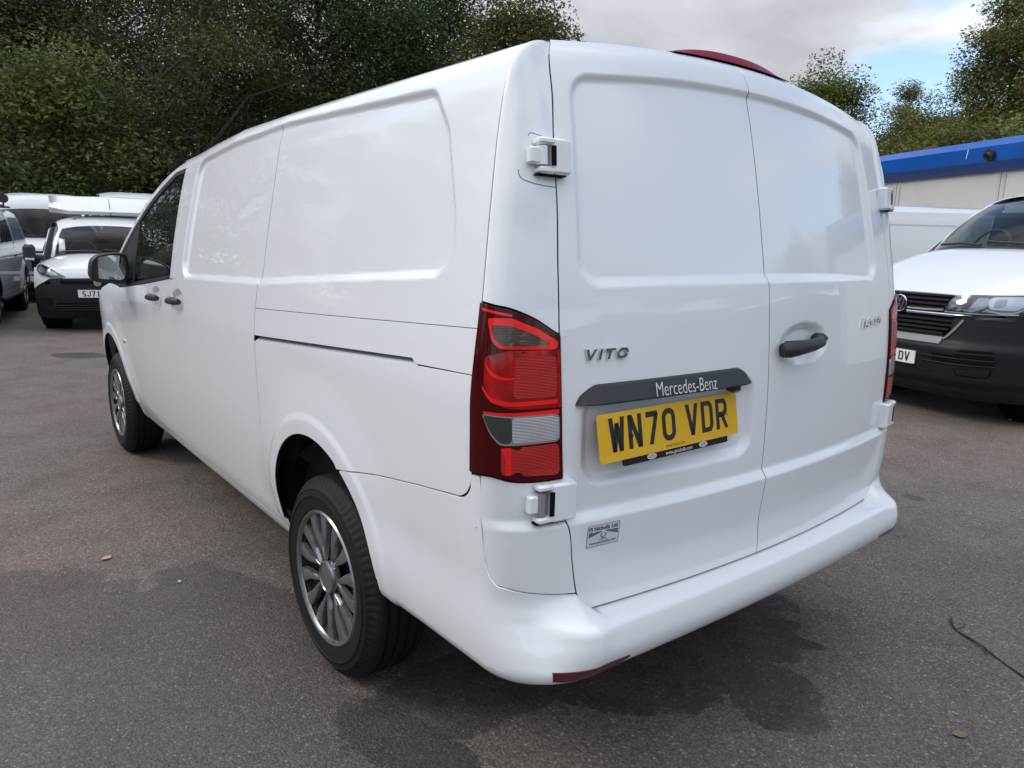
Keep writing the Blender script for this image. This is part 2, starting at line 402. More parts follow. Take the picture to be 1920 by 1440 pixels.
DIAG = {  # straight-stroke letters: segments cut level at cap height and base line
 'W': [((.045, .79), (.135, 0)), ((.25, .66), (.135, 0)), ((.25, .66), (.365, 0)), ((.455, .79), (.365, 0))],
 'N': [((.07, .79), (.07, 0)), ((.085, .79), (.415, 0)), ((.43, .79), (.43, 0))],
 'V': [((.055, .79), (.25, 0)), ((.445, .79), (.25, 0))],
 '7': [((.02, .72), (.47, .72)), ((.425, .72), (.18, 0))],
 'K': [((.07, .79), (.07, 0)), ((.44, .79), (.11, .36)), ((.24, .48), (.44, 0))],
 '4': [((.36, .79), (.36, 0)), ((.34, .79), (.05, .24)), ((.03, .24), (.49, .24))],
}
def seg_quad(a, b, w):
    (x0, y0), (x1, y1) = a, b
    dx, dy = x1-x0, y1-y0; L_ = math.hypot(dx, dy)
    if abs(dy) > .3*abs(dx): hx = w*L_/abs(dy)/2; return [(x0-hx, y0), (x0+hx, y0), (x1+hx, y1), (x1-hx, y1)]
    hy = w*L_/abs(dx)/2; return [(x0, y0-hy), (x0, y0+hy), (x1, y1+hy), (x1, y1-hy)]
def ribbon(pts, w):
    p = [np.array(q, float) for q in pts]
    q = [p[0]]
    for a in p[1:]:
        if np.linalg.norm(a-q[-1]) > 1e-4: q.append(a)
    p = q; n = len(p); closed = np.linalg.norm(p[0]-p[-1]) < .02 and n > 4
    V = []; F = []
    for i in range(n):
        if closed: d0 = p[i]-p[i-1] if i > 0 else p[0]-p[-2]; d1 = p[i+1]-p[i] if i < n-1 else p[1]-p[0]
        else: d1 = p[min(i+1, n-1)]-p[min(i, n-2)]; d0 = p[max(i, 1)]-p[max(i-1, 0)]
        d0 = d0/max(1e-9, np.linalg.norm(d0)); d1 = d1/max(1e-9, np.linalg.norm(d1))
        n0 = np.array([-d0[1], d0[0]]); n1 = np.array([-d1[1], d1[0]]); m = n0+n1; l = m@m
        m = m/max(1e-9, np.linalg.norm(m)); k = 1/max(.35, m@n0)
        V += [p[i]+m*w/2*k, p[i]-m*w/2*k]
    for i in range(n-1): F.append((2*i, 2*i+1, 2*i+3, 2*i+2))
    return V, F
def stroke_text(text, h, w, adv, stroke, slant=0., gaps=None):
    """2-D vertices/faces; h,w glyph size, adv advance"""
    V = []; F = []; x = 0
    for ch in text:
        if ch == ' ': x += (gaps or adv*.66); continue
        for a, b_ in DIAG.get(ch, []):
            v = seg_quad((a[0]*w/.5, a[1]*h/.79), (b_[0]*w/.5, b_[1]*h/.79), stroke); b = len(V)
            V += [(p[0]+x+slant*p[1], p[1]) for p in v]; F.append((b, b+1, b+2, b+3))
        for s_ in ([] if ch in DIAG else GL[ch]):
            v, f = ribbon([(px*w/.5, py*h/.79) for px, py in s_], stroke); b = len(V)
            V += [(p[0]+x+slant*p[1], min(max(p[1], 0), h)) for p in v]; F += [tuple(i+b for i in q) for q in f]
        x += adv*(.45 if ch in '1I' else 1)
    return np.array(V), F, x
def glyphs(text, h, w, adv, stroke):
    out = []; x = 0
    for ch in text:
        V, F, _ = stroke_text(ch, h, w, adv, stroke); out.append((V+np.array([x, 0]), F)); x += adv*(.45 if ch in '1I' else 1)
    return out, x
def print_text(name, V, F, place, mat, parent, thick=0., facing=(-.3, -1, 0)):
    """place maps 2-D to 3-D (and a lift)"""
    V = np.asarray(V, float); P = place(V[:, 0], V[:, 1], thick+.00006*(np.arange(len(V))//4 % 5)); F = list(F)
    F2 = []
    for f in F:
        nn = np.cross(P[f[1]]-P[f[0]], P[f[2]]-P[f[0]])
        F2.append(f if nn@np.array(facing) > 0 else f[::-1])
    if thick:
        b = len(P); Q = place(V[:, 0], V[:, 1], 0.0); P = np.concatenate([P, Q])
        ed = {}
        for f in F2:
            for i in range(len(f)): ed[(f[i], f[(i+1) % len(f)])] = 1
        for (a, c_) in list(ed):
            if (c_, a) not in ed: F2.append((a, a+b, c_+b, c_))
    return mesh_obj(name, P, F2, mat, parent, False)
def font_text(text, size, sx=1., spacing=1., bold=0.):
    cu = bpy.data.curves.new('lettering', 'FONT'); cu.body = text; cu.size = size; cu.resolution_u = 3; cu.space_character = spacing; cu.offset = bold
    o = bpy.data.objects.new('lettering', cu); me = bpy.data.meshes.new_from_object(o)
    V = np.array([v.co[:2] for v in me.vertices]); F = [tuple(p.vertices) for p in me.polygons]
    bpy.data.objects.remove(o); bpy.data.meshes.remove(me); bpy.data.curves.remove(cu)
    V[:, 0] = (V[:, 0]-V[:, 0].min())*sx
    return V, F

# ---- analytic body surface of the white van (metres; x across, y forward, z up) ----
def sm(x, a, b):
    t = np.clip((x - a) / (b - a), 0, 1)
    return t * t * (3 - 2 * t)

def catmull(xk, yk):
    """monotone-ish cubic Hermite interpolation through knots"""
    xk = np.array(xk, float); yk = np.array(yk, float)
    d = np.diff(yk) / np.diff(xk)
    m = np.zeros(len(xk)); m[1:-1] = .5 * (d[1:] + d[:-1]); m[0] = d[0]; m[-1] = d[-1]
    def f(x):
        x = np.asarray(x, float)
        i = np.clip(np.searchsorted(xk, x) - 1, 0, len(xk) - 2)
        h = xk[i + 1] - xk[i]; t = np.clip((x - xk[i]) / h, -.5, 1.5)
        t2 = t * t; t3 = t2 * t
        return (2*t3-3*t2+1)*yk[i] + (t3-2*t2+t)*h*m[i] + (-2*t3+3*t2)*yk[i+1] + (t3-t2)*h*m[i+1]
    return f

def sdpoly(x, y, pts, r=0.0):
    """signed distance to a polygon with corners rounded by r (negative inside)"""
    p = np.array(pts, float)
    if r > 0:
        n = len(p); q = []
        area = .5 * sum(p[i][0]*p[(i+1) % n][1]-p[(i+1) % n][0]*p[i][1] for i in range(n))
        sg = 1 if area > 0 else -1
        for i in range(n):
            a, b, c_ = p[i-1], p[i], p[(i+1) % n]
            e1 = (b-a)/np.linalg.norm(b-a); e2 = (c_-b)/np.linalg.norm(c_-b)
            n1 = np.array([-e1[1], e1[0]])*sg; n2 = np.array([-e2[1], e2[0]])*sg
            q.append(b + (n1+n2)*r/max(.3, 1+n1@n2))
        p = np.array(q)
    d = np.full(np.shape(x), 1e9); inside = np.zeros(np.shape(x), bool)
    n = len(p)
    for i in range(n):
        a = p[i]; b = p[(i+1) % n]; e = b-a
        wx = x-a[0]; wy = y-a[1]
        t = np.clip((wx*e[0]+wy*e[1])/(e@e), 0, 1)
        d = np.minimum(d, np.hypot(wx-t*e[0], wy-t*e[1]))
        if e[1] != 0:
            cnd = (a[1] > y) != (b[1] > y)
            inside ^= cnd & (x < e[0]*(y-a[1])/e[1]+a[0])
    return np.where(inside, -d, d) - r

# side profile as a function of pseudo-height h: half width and height
_hx = [.24,.36,.44,.60,.74,.90,1.02,1.09,1.16,1.26,1.40,1.60,1.70,1.76,1.80,1.83,1.86,1.89,1.92,1.96,2.00]
_sx = [.885,.905,.922,.948,.963,.972,.9755,.976,.970,.957,.936,.901,.881,.867,.855,.842,.824,.800,.770,.725,.675]
_sz = [.24,.36,.44,.60,.74,.90,1.02,1.09,1.16,1.26,1.40,1.60,1.70,1.76,1.80,1.827,1.849,1.866,1.879,1.891,1.899]
SX = catmull(_hx, _sx); SZ = catmull(_hx, _sz)
# rear profile: distance forward of the bumper and height on the centre line
_rh = [.40,.56,.70,.81,1.0,1.09,1.2,1.333,1.47,1.6,1.74,1.85,1.89,1.915,1.94,1.96,1.98,2.0]
_ry = [.128,.120,.106,.096,.097,.101,.110,.124,.148,.174,.206,.237,.252,.266,.288,.320,.370,.43]
_rz = [.40,.56,.70,.81,1.0,1.09,1.2,1.333,1.47,1.6,1.74,1.85,1.887,1.910,1.929,1.941,1.951,1.958]
RY = catmull(_rh, _ry); RZ = catmull(_rh, _rz)
YSEAM = catmull([.30,.70,.92,1.12,1.29,1.51,1.69,1.80,1.90,2.0], [.285,.285,.270,.267,.269,.290,.309,.316,.322,.33])
XDOOR = catmull([.50,.557,.62,.70,.77,.80,.909,1.023,1.263,1.38,1.531,1.683,1.79,1.874,1.91,1.95,2.0],
                [.70,.718,.745,.762,.772,.780,.787,.792,.793,.788,.774,.764,.750,.741,.730,.700,.66])
XSEAM = -.06
def roofdrop(y):
    return np.interp(y, [1.6,2.1,2.46,2.75,3.0,5.0], [0,.006,.03,.055,.07,.07])
WC_R = (1.125, .425); WC_F = (4.31, .41)
RECESS_SIDE = [(2.585,1.235),(1.6,1.262),(.385,1.345),(.415,1.50),(.50,1.70),(.60,1.808),(1.55,1.832),(2.55,1.80)]
RECESS_REAR = [(-.742,1.338),(-.722,1.62),(-.702,1.850),(-.36,1.858),(0,1.860),(.30,1.858),(.630,1.850),(.650,1.62),(.668,1.338)]

def side(y, h, off=0.0):
    """left flank; returns xyz"""
    y = np.asarray(y, float); h = np.asarray(h, float)
    X = SX(h) + off; Z = SZ(h)
    X = X - .003*(y-2.2)**2*sm(np.abs(y-2.2), 0, 2)
    X = X - .25*np.clip(y-4.52, 0, 9)**2
    Z = Z - roofdrop(y)*np.clip((h-1.25)/.6, 0, 1)**1.3
    d = sdpoly(y, h, RECESS_SIDE, .085)
    X = X - .016*(1-sm(d, -.026, .0))
    for c_ in (WC_R, WC_F):
        r = np.hypot(y-c_[0], h-c_[1])
        X = X + .006*(1-sm(r, .432, .462)) * sm(h, .30, .42)
        X = X + .012*(1-sm(r, .40, .62)) * sm(h, .36, .6)
    for c_ in ((3.02,1.122), (2.622,1.132)):
        r = np.hypot((y-c_[0])/.105, (h-c_[1])/.056)
        X = X - .024*(1-sm(r, .45, 1.05))
    return np.stack([-X, y, Z], -1)

def rear_base(x, h):
    x = np.asarray(x, float); h = np.asarray(h, float)
    Y = RY(h) + .098*x*x
    k = np.clip((h-1.2)/.8, 0, 1)
    Z = RZ(h) - k*.088*x*x
    return x, Y, Z

def rear(x, h, off=0.0):
    x, Y, Z = rear_base(x, h)
    xs = x
    d = sdpoly(xs, h, RECESS_REAR, .07)
    Y = Y + .014*(1-sm(d, -.026, 0))
    # lower half steps out below the crease
    Y = Y - .019*(1-sm(h, .785, .815))
    # flared foot and outer edges
    d2 = sdpoly(xs, h, [(-.745,.665),(.745,.665),(.745,1.2),(-.745,1.2)], .16)
    Y = Y - .013*sm(d2, -.01, .10)*(1-sm(h, .74, .80))
    # number plate recess
    d3 = sdpoly(xs, h, [(-.736,.866),(-.122,.866),(-.122,1.10),(-.736,1.10)], .065)
    Y = Y + .018*(1-sm(d3, -.03, 0.004))*(1-sm(h, 1.07, 1.09))
    # right door handle bowl
    r = np.hypot((xs-.130)/.140, (h-1.162)/.062)
    Y = Y + .022*(1-sm(r, .55, 1.05))
    return np.stack([x, Y-off, Z], -1)

def bez(p0, p1, p2, p3, t):
    t = t[..., None]
    return (1-t)**3*p0 + 3*(1-t)**2*t*p1 + 3*(1-t)*t*t*p2 + t**3*p3

def corner_pts(h):
    h = np.asarray(h, float)
    P0 = side(YSEAM(h), h)
    xd = -XDOOR(h)
    return P0, rear(xd, h)

def corner(a, h, off=0.0):
    """rear left corner pillar; a=0 flank seam, a=1 door edge"""
    a = np.asarray(a, float); h = np.asarray(h, float)
    P0, P3 = corner_pts(h)
    dy = P0[..., 1]-P3[..., 1]; dx = P3[..., 0]-P0[..., 0]
    t0 = np.stack([0*dx+.06*dx, -dy, 0*dx], -1)
    t1 = np.stack([dx, -.16*dx, 0*dx], -1)
    P = bez(P0, P0+t0*.62, P3-t1*.62, P3, a)
    n = np.stack([-np.cos(a*1.35), -np.sin(a*1.35)-.1, 0*a], -1)
    o = off
    # swelling that carries the upper hinge
    d = sdpoly(a, (h-1.64)/.35, [(.46,-.27),(.80,-.27),(.80,.27),(.46,.27)], .08)
    o = o + .005*(1-sm(d, -.06, .26))
    return P + n*np.asarray(o)[..., None]


# ------------------------------------------------------------------ main van
van = empty('white_van', (0, 1.1, 0), label='large white panel van in the foreground seen from behind, with a yellow plate', cat='van')
# everything of the van is modelled in world axes, then its origin is moved to the van's base
def vchild(o, parent=None):
    o.parent = parent or van
    if parent is None: o.matrix_parent_inverse = Matrix.Translation((0, -1.1, 0))
    return o
PINV = Matrix.Translation((0, -1.1, 0))
def mirror(o, name=None):
    """same part on the other flank: shares the mesh, mirrored about the centre plane"""
    c = o.copy(); COL.objects.link(c); c.parent = van; c.matrix_parent_inverse = PINV; c.scale = (-1, 1, 1)
    for ch in o.children:
        d = ch.copy(); COL.objects.link(d); d.parent = c
    return c
def vp(name, S, H, surf=None, mat='white', both=True, parent=None, **k):
    o = grid_panel(name, S, H, surf or side, mat, None, **k); vchild(o, parent)
    if both and parent is None: mirror(o)
    return o

SEAM1 = 1.60           # sliding door rear edge
SEAM2 = 2.70           # sliding / front door
SEAM3 = 3.93           # front door / wing
line_a = lambda y: np.interp(y, [.25, .6, 1.06, 1.61, 2.8], [1.243, 1.226, 1.204, 1.179, 1.13])          # upper rail joint
slit_t = lambda y: np.interp(y, [.25, .500, .512, .524, 1.60], [1.1395, 1.1315, 1.134, 1.1435, 1.0820])   # rail cover lower edge
slit_b = lambda y: np.interp(y, [.25, .512, 1.60], [1.1395, 1.1290, 1.0640])
def arch(y, c_, r):
    d = np.clip(1-((y-c_[0])/r)**2, 0, None); return c_[1]+r*np.sqrt(d)
AR, AF = .386, .385
SILL = lambda y: np.interp(y, [1.4, 3.2, 4.0], [.400, .430, .405])
bline = lambda y: np.interp(y, [.33, .5, .73, .935], [.843, .822, .789, .752])

# quarter panel, three pieces
yc = np.linspace(0, 1, 170)
top_h = 1.915
ys_ = lambda h: np.where(h > 1.2, SEAM1+.02*sm(h, 1.6, 1.9), SEAM1)
S, H = PQ(180, 104, YSEAM, ys_, 0., 1.)
pm = np.linspace(0, 1, 180)[None]; q = np.linspace(0, 1, 104)[:, None]
Y0 = .27+(SEAM1-.27)*pm
H = line_a(Y0)*(1-q)+top_h*q; S = YSEAM(H)*(1-pm)+ys_(H)*pm
vp('quarter_panel', S, H, gap=(.0016, .0027, .0024, .0040))
pcols = np.unique(np.concatenate([np.linspace(0, 1, 120), (np.array([.495, .505, .512, .518, .524, .53])-.268)/(SEAM1-.268)]))
pm = pcols[None]; q = np.linspace(0, 1, 18)[:, None]; Y0 = .268+(SEAM1-.268)*pm
H = slit_t(Y0)*(1-q)+line_a(Y0)*q; S = YSEAM(H)*(1-pm)+SEAM1*pm
vp('rail_cover', S, H, gap=(.0016, .0016, .0024, .0036))
# lower quarter with wheel arch and rounded rear corner
c0, r0 = WC_R, AR
th = np.linspace(0, math.pi, 90)
ya = c0[0]-r0*np.cos(th); za = c0[1]+r0*np.sin(th)
k0 = ya > .944
ya, za = ya[k0], za[k0]
rear_y = np.concatenate([[.268], .268+.062*(1-np.cos(np.linspace(0, math.pi/2, 12)))[1:], np.linspace(.33, .935, 44)[1:]])
rear_z = np.concatenate([[.905], .905-.062*np.sin(np.linspace(0, math.pi/2, 12))[1:], bline(np.linspace(.33, .935, 44)[1:])])
front_y = np.array([1.5115, 1.514, 1.52, 1.54, 1.57, SEAM1]); front_z = np.array([.418, .408, .403, .402, .402, .402])
yy = np.concatenate([rear_y, ya, front_y]); zz_ = np.concatenate([rear_z, za, front_z])
srt = np.argsort(yy, kind='stable'); yy, zz_ = yy[srt], zz_[srt]
q = np.linspace(0, 1, 70)[:, None]**1.0
H = zz_[None]*(1-q)+slit_b(yy)[None]*q; S = np.repeat(yy[None], 70, 0)
w_ = np.clip((.40-S)/.13, 0, 1); S = S+w_*(YSEAM(H)-.268)
vp('lower_quarter_panel', S, H, gap=(.0020, .0016, .0024, .0036))
# rail channel seen through the slit
S, H = PQ(40, 8, .50, SEAM1, 0., 1.); q = np.linspace(0, 1, 8)[:, None]
H = slit_b(S)+q*.03-.006
def chan(y, h): return side(y, h, off=0.)+np.stack([.002+.030*sm(h-slit_b(y), -.006, .02), 0*y, 0*y], -1)
vp('rail_channel', S, H, chan, both=False, flange=0)
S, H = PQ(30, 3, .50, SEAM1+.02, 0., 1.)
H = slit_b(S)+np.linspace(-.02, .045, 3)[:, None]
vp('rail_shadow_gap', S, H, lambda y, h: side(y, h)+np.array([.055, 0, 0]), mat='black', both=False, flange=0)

# sliding door
ytopd = 1.878
pm = np.linspace(0, 1, 150)[None]; q = np.linspace(0, 1, 190)[:, None]
Y0 = SEAM1+(SEAM2-SEAM1)*pm
hb = SILL(Y0); ht = ytopd+0*Y0
H = hb*(1-q)+ht*q; S = (ys_(H))*(1-pm)+SEAM2*pm
vp('sliding_door', S, H, gap=(.0027, .0027, .0040, .0036))
sliding_door = [o for o in COL.objects if o.name == 'sliding_door'][0]
# roof rail strip above the doors
pm = np.linspace(0, 1, 100)[None]; q = np.linspace(0, 1, 6)[:, None]; Y0 = SEAM1+.02+(SEAM2+.25-SEAM1-.02)*pm
vp('roof_rail', Y0+0*q, ytopd*(1-q)+1.915*q+0*Y0)
# front door, lower
belt = lambda y: np.interp(y, [2.7, 2.77, 3.27, 3.8, 3.95], [1.228, 1.224, 1.172, 1.125, 1.115])
pm = np.linspace(0, 1, 120)[None]; q = np.linspace(0, 1, 90)[:, None]; Y0 = SEAM2+(SEAM3-SEAM2)*pm
H = SILL(Y0)*(1-q)+belt(Y0)*q
front_door = vp('front_door', Y0+0*q, H, gap=(.0027, .0020, .0036, .0034))
# greenhouse outline
A_y = [2.62, 2.75, 2.87, 3.10, 3.32, 3.55, 3.73, 3.92, 4.07, 4.22]; A_z = [1.885, 1.875, 1.858, 1.785, 1.700, 1.590, 1.488, 1.372, 1.272, 1.160]
aline = catmull(A_y, A_z)
# B-pillar frame strip
pm = np.linspace(0, 1, 10)[None]; q = np.linspace(0, 1, 60)[:, None]; Y0 = SEAM2+(2.765-SEAM2)*pm
vp('window_frame', Y0+0*q, belt(Y0)*(1-q)+ytopd*q)
ws_b = lambda y: np.interp(y, [2.7, 2.765, 3.27, 3.8, 4.05], [1.228, 1.224, 1.172, 1.125, 1.11])
wt = lambda y: np.minimum(1.795, aline(y)-.062)
# painted A pillar / door top
yv = np.linspace(2.765, 4.16, 70)[None]; q = np.linspace(0, 1, 8)[:, None]
vp('a_pillar', yv+0*q, (np.minimum(1.795, aline(yv)-.040))*(1-q)+np.minimum(aline(yv), 1.88)*q, flange=.012)
# black seal round the glass
q = np.linspace(0, 1, 4)[:, None]
vp('window_seal', yv+0*q, np.maximum(ws_b(yv)-.002, np.minimum(1.773, aline(yv)-.066))*(1-q)+np.minimum(1.795, aline(yv)-.040)*q, lambda y, h: side(y, h, off=-.004), mat='plastic', flange=.01)
yv2 = np.linspace(2.765, 3.80, 40)[None]; q = np.linspace(0, 1, 4)[:, None]
vp('belt_seal', yv2+0*q, belt(yv2)*(1-q)+(belt(yv2)+.022)*q, lambda y, h: side(y, h, off=-.002), mat='plastic', flange=.01)
# glass and mirror triangle
yg = np.linspace(2.768, 3.56, 40)[None]; q = np.linspace(0, 1, 24)[:, None]
vp('door_window', yg+0*q, (belt(yg)+.02)*(1-q)+np.minimum(1.773, aline(yg)-.064)*q, lambda y, h: side(y, h, off=-.010), mat='glass_side', flange=0, gap=0)
yg = np.linspace(3.56, 4.14, 26)[None]; q = np.linspace(0, 1, 12)[:, None]
vp('mirror_triangle', yg+0*q, (ws_b(yg)+.002)*(1-q)+np.maximum(ws_b(yg)+.004, aline(yg)-.064)*q, lambda y, h: side(y, h, off=-.006), mat='plastic', flange=.01)
# sill
yv = np.linspace(1.498, 3.93, 90)[None]; q = np.linspace(0, 1, 14)[:, None]
def sill_s(y, h):
    P = side(y, np.maximum(h, .36)); t = np.clip((.40-h)/.12, 0, 1)
    P[..., 2] = h; P[..., 0] += .006+.05*t**2.2; return P
vp('sill', yv+0*q, (SILL(yv)-.105)*(1-q)+(SILL(yv)-.002)*q, sill_s)
# front wing
c0, r0 = WC_F, AF
th = np.linspace(0, math.pi, 70); ya = c0[0]-r0*np.cos(th); za = c0[1]+r0*np.sin(th)
k0 = (ya > SEAM3+.003) & (ya < 4.69); yy = np.concatenate([[SEAM3], ya[k0], np.linspace(4.70, 4.95, 14)]); zz_ = np.concatenate([[.405], za[k0], np.linspace(.36, .34, 14)])
q = np.linspace(0, 1, 50)[:, None]; wtop = np.interp(yy, [3.9, 4.2, 4.5, 4.95], [1.12, 1.13, 1.08, .93])
vp('front_wing', np.repeat(yy[None], 50, 0), zz_[None]*(1-q)+wtop[None]*q)

# roof
def roof_s(x, y):
    ax = np.abs(x); hs = np.interp(ax, [.675, .725, .770, .80, .824], [2.0, 1.96, 1.92, 1.89, 1.86])
    edge = SZ(np.clip(hs, 1.86, 2.0)); crown = 1.958-.088*x*x; wr_ = sm(ax, .62, .785)
    z = crown*(1-wr_)+edge*wr_
    yr = np.clip(y-.098*x*x, .2, .43)
    z = np.minimum(z, z-(1.958-np.interp(yr, [.25, .266, .288, .320, .370, .43], [1.88, 1.910, 1.929, 1.941, 1.951, 1.958]))*np.where(ax < .70, 1, 1-sm(ax, .70, .78)))
    z = z-roofdrop(y)*1.0-.002-.002*sm(ax, .66, .76)
    return np.stack([x, y, z], -1)
xs = np.concatenate([np.linspace(-.782, -.6, 20), np.linspace(-.6, .6, 24)[1:-1], np.linspace(.6, .782, 20)])
y0 = .285+.098*xs**2-sm(np.abs(xs), .70, .79)*.02
q = np.concatenate([np.linspace(0, .06, 14), np.linspace(.06, 1, 40)[1:]])[:, None]
y1 = 2.90+.25*(1-(xs/.8)**2)
roof = vp('roof', np.repeat(xs[None], len(q), 0), y0[None]*(1-q)+y1[None]*q, roof_s, both=False, flange=0, gap=0)
# windscreen, bonnet, nose (hidden from the camera, closing the body)
t = np.linspace(0, 1, 24); ay = np.interp(t, np.linspace(0, 1, len(A_y)-2), A_y[2:]); az = aline(ay)
Lp = side(ay, az); Rp = Lp*np.array([-1, 1, 1])
u = np.linspace(0, 1, 30)
P = Lp[:, None]*(1-u[None, :, None])+Rp[:, None]*u[None, :, None]; P[..., 1] += (.26*np.sin(np.pi*u))[None]; P[..., 2] += (.05*np.sin(np.pi*u))[None]*(1-t[:, None])
vchild(sheet('windscreen', P, 'glass_side', None, ref=(0, 2, .5)))
yb = np.linspace(4.22, 4.95, 20); Lb = side(yb, np.interp(yb, [3.9, 4.2, 4.5, 4.95], [1.12, 1.13, 1.08, .93])); Rb = Lb*np.array([-1, 1, 1])
P = Lb[:, None]*(1-u[None, :, None])+Rb[:, None]*u[None, :, None]; P[..., 1] += (.26*np.sin(np.pi*u))[None]; P[..., 2] += (.09*np.sin(np.pi*u))[None]
vchild(sheet('bonnet', P, 'white', None))
hz = np.linspace(.30, .93, 24); Ln = side(np.full(24, 4.95), hz); Rn = Ln*np.array([-1, 1, 1]); k4 = (4*u*(1-u))**.55
P = Ln[:, None]*(1-u[None, :, None])+Rn[:, None]*u[None, :, None]; P[..., 1] += k4[None]*.26*(1-.25*((hz-.6)/.33)**2)[:, None]
vchild(sheet('front_bumper', P, 'white', None))

# ---------------------------------------------------------------- rear corner pillar, lamp, cover
lamp_top = catmull([0, .25, .475, .775, 1.0], [1.300, 1.2945, 1.290, 1.268, 1.232])
lamp_bot = catmull([0, .285, .54, .76, 1.0], [.919, .919, .908, .904, .904])
q = np.linspace(0, 1, 150)[:, None]; am = np.linspace(0, 1, 46)[None]
hb = lamp_top(am)+.001
vp('corner_pillar', am+0*q, hb*(1-q)+1.895*q, corner, dirref=(-1, -1, .2))
# closing piece between pillar tip, roof and door
am1 = np.linspace(0, 1, 16)[None]; q = np.linspace(0, 1, 12)[:, None]
base_ = corner(am1[0], np.full(16, 1.893)); bow = base_-(base_[:1]*(1-am1[0][:, None])+base_[-1:]*am1[0][:, None])
Sd = side(np.interp(q[:, 0], [0, 1], [float(YSEAM(1.893)), .330]), 1.893+.020*q[:, 0]); hd = 1.893+.037*q[:, 0]; Dd = rear(-XDOOR(hd), hd)
Pt = Sd[:, None]*(1-am1[..., None])+Dd[:, None]*am1[..., None]+bow[None]*(1-q[..., None])
Pt[..., 2] += .003*np.sin(math.pi*am1)*q; Pt[..., 1] -= .003*np.sin(math.pi*am1)*q
tip = vchild(sheet('roof_corner', Pt, 'white', None, gap=.0005, flange=.008, dirref=(-.5, -.5, 1))); mirror(tip)
# lower pillar cover
al = .15
aa = np.concatenate([al+.19*(1-np.cos(np.linspace(0, math.pi/2, 12))), np.linspace(.34, 1, 24)[1:]])
zb = np.concatenate([.72-.072*np.sin(np.linspace(0, math.pi/2, 12)), np.linspace(.648, .610, 24)[1:]])
q = np.linspace(0, 1, 60)[:, None]
vp('pillar_cover', np.repeat(aa[None], 60, 0), zb[None]*(1-q)+(lamp_bot(aa)-.004)[None]*q, corner, dirref=(-1, -1, .2))
# tail lamp
q = np.linspace(0, 1, 60)[:, None]; am = np.linspace(0.0, 1, 40)[None]
LOFF = .006
lampS = lambda a, h: corner(a, h, LOFF)
H = lamp_bot(am)*(1-q)+lamp_top(am)*q
tl = vp('tail_lamp', am+0*q, H, lampS, 'red_dark', both=False, dirref=(-1, -1, .2), gap=.0012)
def lens(name, poly, mat, off, sub=5, smooth=True, rad=.012, centre=None):
    p = np.array(poly, float); p[:, 1] *= 1
    if smooth:
        k = np.array([.24, 1.0]); p = round_poly(p*k, rad)/k
    p = densify(p, 2)
    return vchild(surf_patch(name, p, lambda a, h: corner(a, h, LOFF+off), mat, None, thick=.0015, rings=7, centre=centre), tl)
lens('main_lens', [(.18, 1.185), (.51, 1.200), (.975, 1.198), (.975, 1.070), (.53, 1.072), (.34, 1.084), (.20, 1.12)], 'red', .0008)
lens('brake_lens', [(.56, 1.186), (.955, 1.186), (.955, 1.094), (.56, 1.094)], 'red_ribs', .0016)
lens('indicator_surround', [(.165, 1.268), (.50, 1.272), (.78, 1.250), (.975, 1.219), (.965, 1.199), (.69, 1.202), (.37, 1.203), (.25, 1.221)], 'red_bright', .0010)
lens('indicator_lens', [(.225, 1.255), (.51, 1.255), (.745, 1.237), (.925, 1.2125), (.695, 1.2085), (.4, 1.2105), (.285, 1.226)], 'smoke', .0018)
lens('reflector_lens', [(.42, .985), (.968, .988), (.968, .914), (.42, .922)], 'red_ribs', .0010)
lens('reversing_surround', [(.185, 1.061), (.53, 1.056), (.975, 1.056), (.975, .992), (.58, .990), (.41, .990), (.29, 1.015)], 'chrome', .0010)
lens('reversing_lens_side', [(.20, 1.0575), (.53, 1.0525), (.54, 1.0515), (.54, .9945), (.42, .9945), (.305, 1.018)], 'clear_dark', .0018)
lens('reversing_lens', [(.545, 1.0525), (.965, 1.0515), (.965, .9965), (.545, .9945)], 'clear_ribs', .0020)
def swoosh(name, up, lo, mat, off):
    up = poly_smooth(up, 6, False); lo = poly_smooth(lo, 6, False); n = min(len(up), len(lo)); up, lo = up[:n], lo[:n]
    PR = np.concatenate([up, lo]); V = corner(PR[:, 0], PR[:, 1], LOFF+off); F = [(i, i+1, n+i+1, n+i) for i in range(n-1)]
    a = np.cross(V[1]-V[0], V[n+1]-V[0])
    if a@np.array([-.5, -1, 0]) < 0: F = [f[::-1] for f in F]
    return vchild(mesh_obj(name, V, F, mat, None), tl)
swoosh('light_guide', [(.19, 1.174), (.29, 1.154), (.42, 1.143), (.615, 1.1395)], [(.20, 1.165), (.30, 1.144), (.44, 1.136), (.615, 1.1385)], 'red_bright', .0014)
swoosh('light_guide', [(.18, 1.124), (.31, 1.098), (.50, 1.0885), (.72, 1.0885), (.965, 1.0895)], [(.19, 1.114), (.31, 1.088), (.50, 1.0790), (.72, 1.0785), (.965, 1.0795)], 'red_bright', .0020)
swoosh('light_guide', [(.21, 1.066), (.53, 1.064), (.75, 1.065), (.97, 1.066)], [(.21, 1.0615), (.53, 1.0575), (.75, 1.0565), (.97, 1.0565)], 'red_bright', .0022)
swoosh('light_guide', [(.06, 1.289), (.30, 1.284), (.50, 1.280)], [(.07, 1.284), (.30, 1.278), (.50, 1.275)], 'red_bright', .0010)
swoosh('light_guide', [(.955, 1.20), (.958, 1.13), (.958, 1.07)], [(.985, 1.20), (.985, 1.13), (.985, 1.07)], 'red', .0022)
swoosh('light_guide', [(.42, .984), (.47, .955), (.47, .922)], [(.53, .986), (.53, .955), (.53, .922)], 'red_bright', .0016)
mirror(tl)

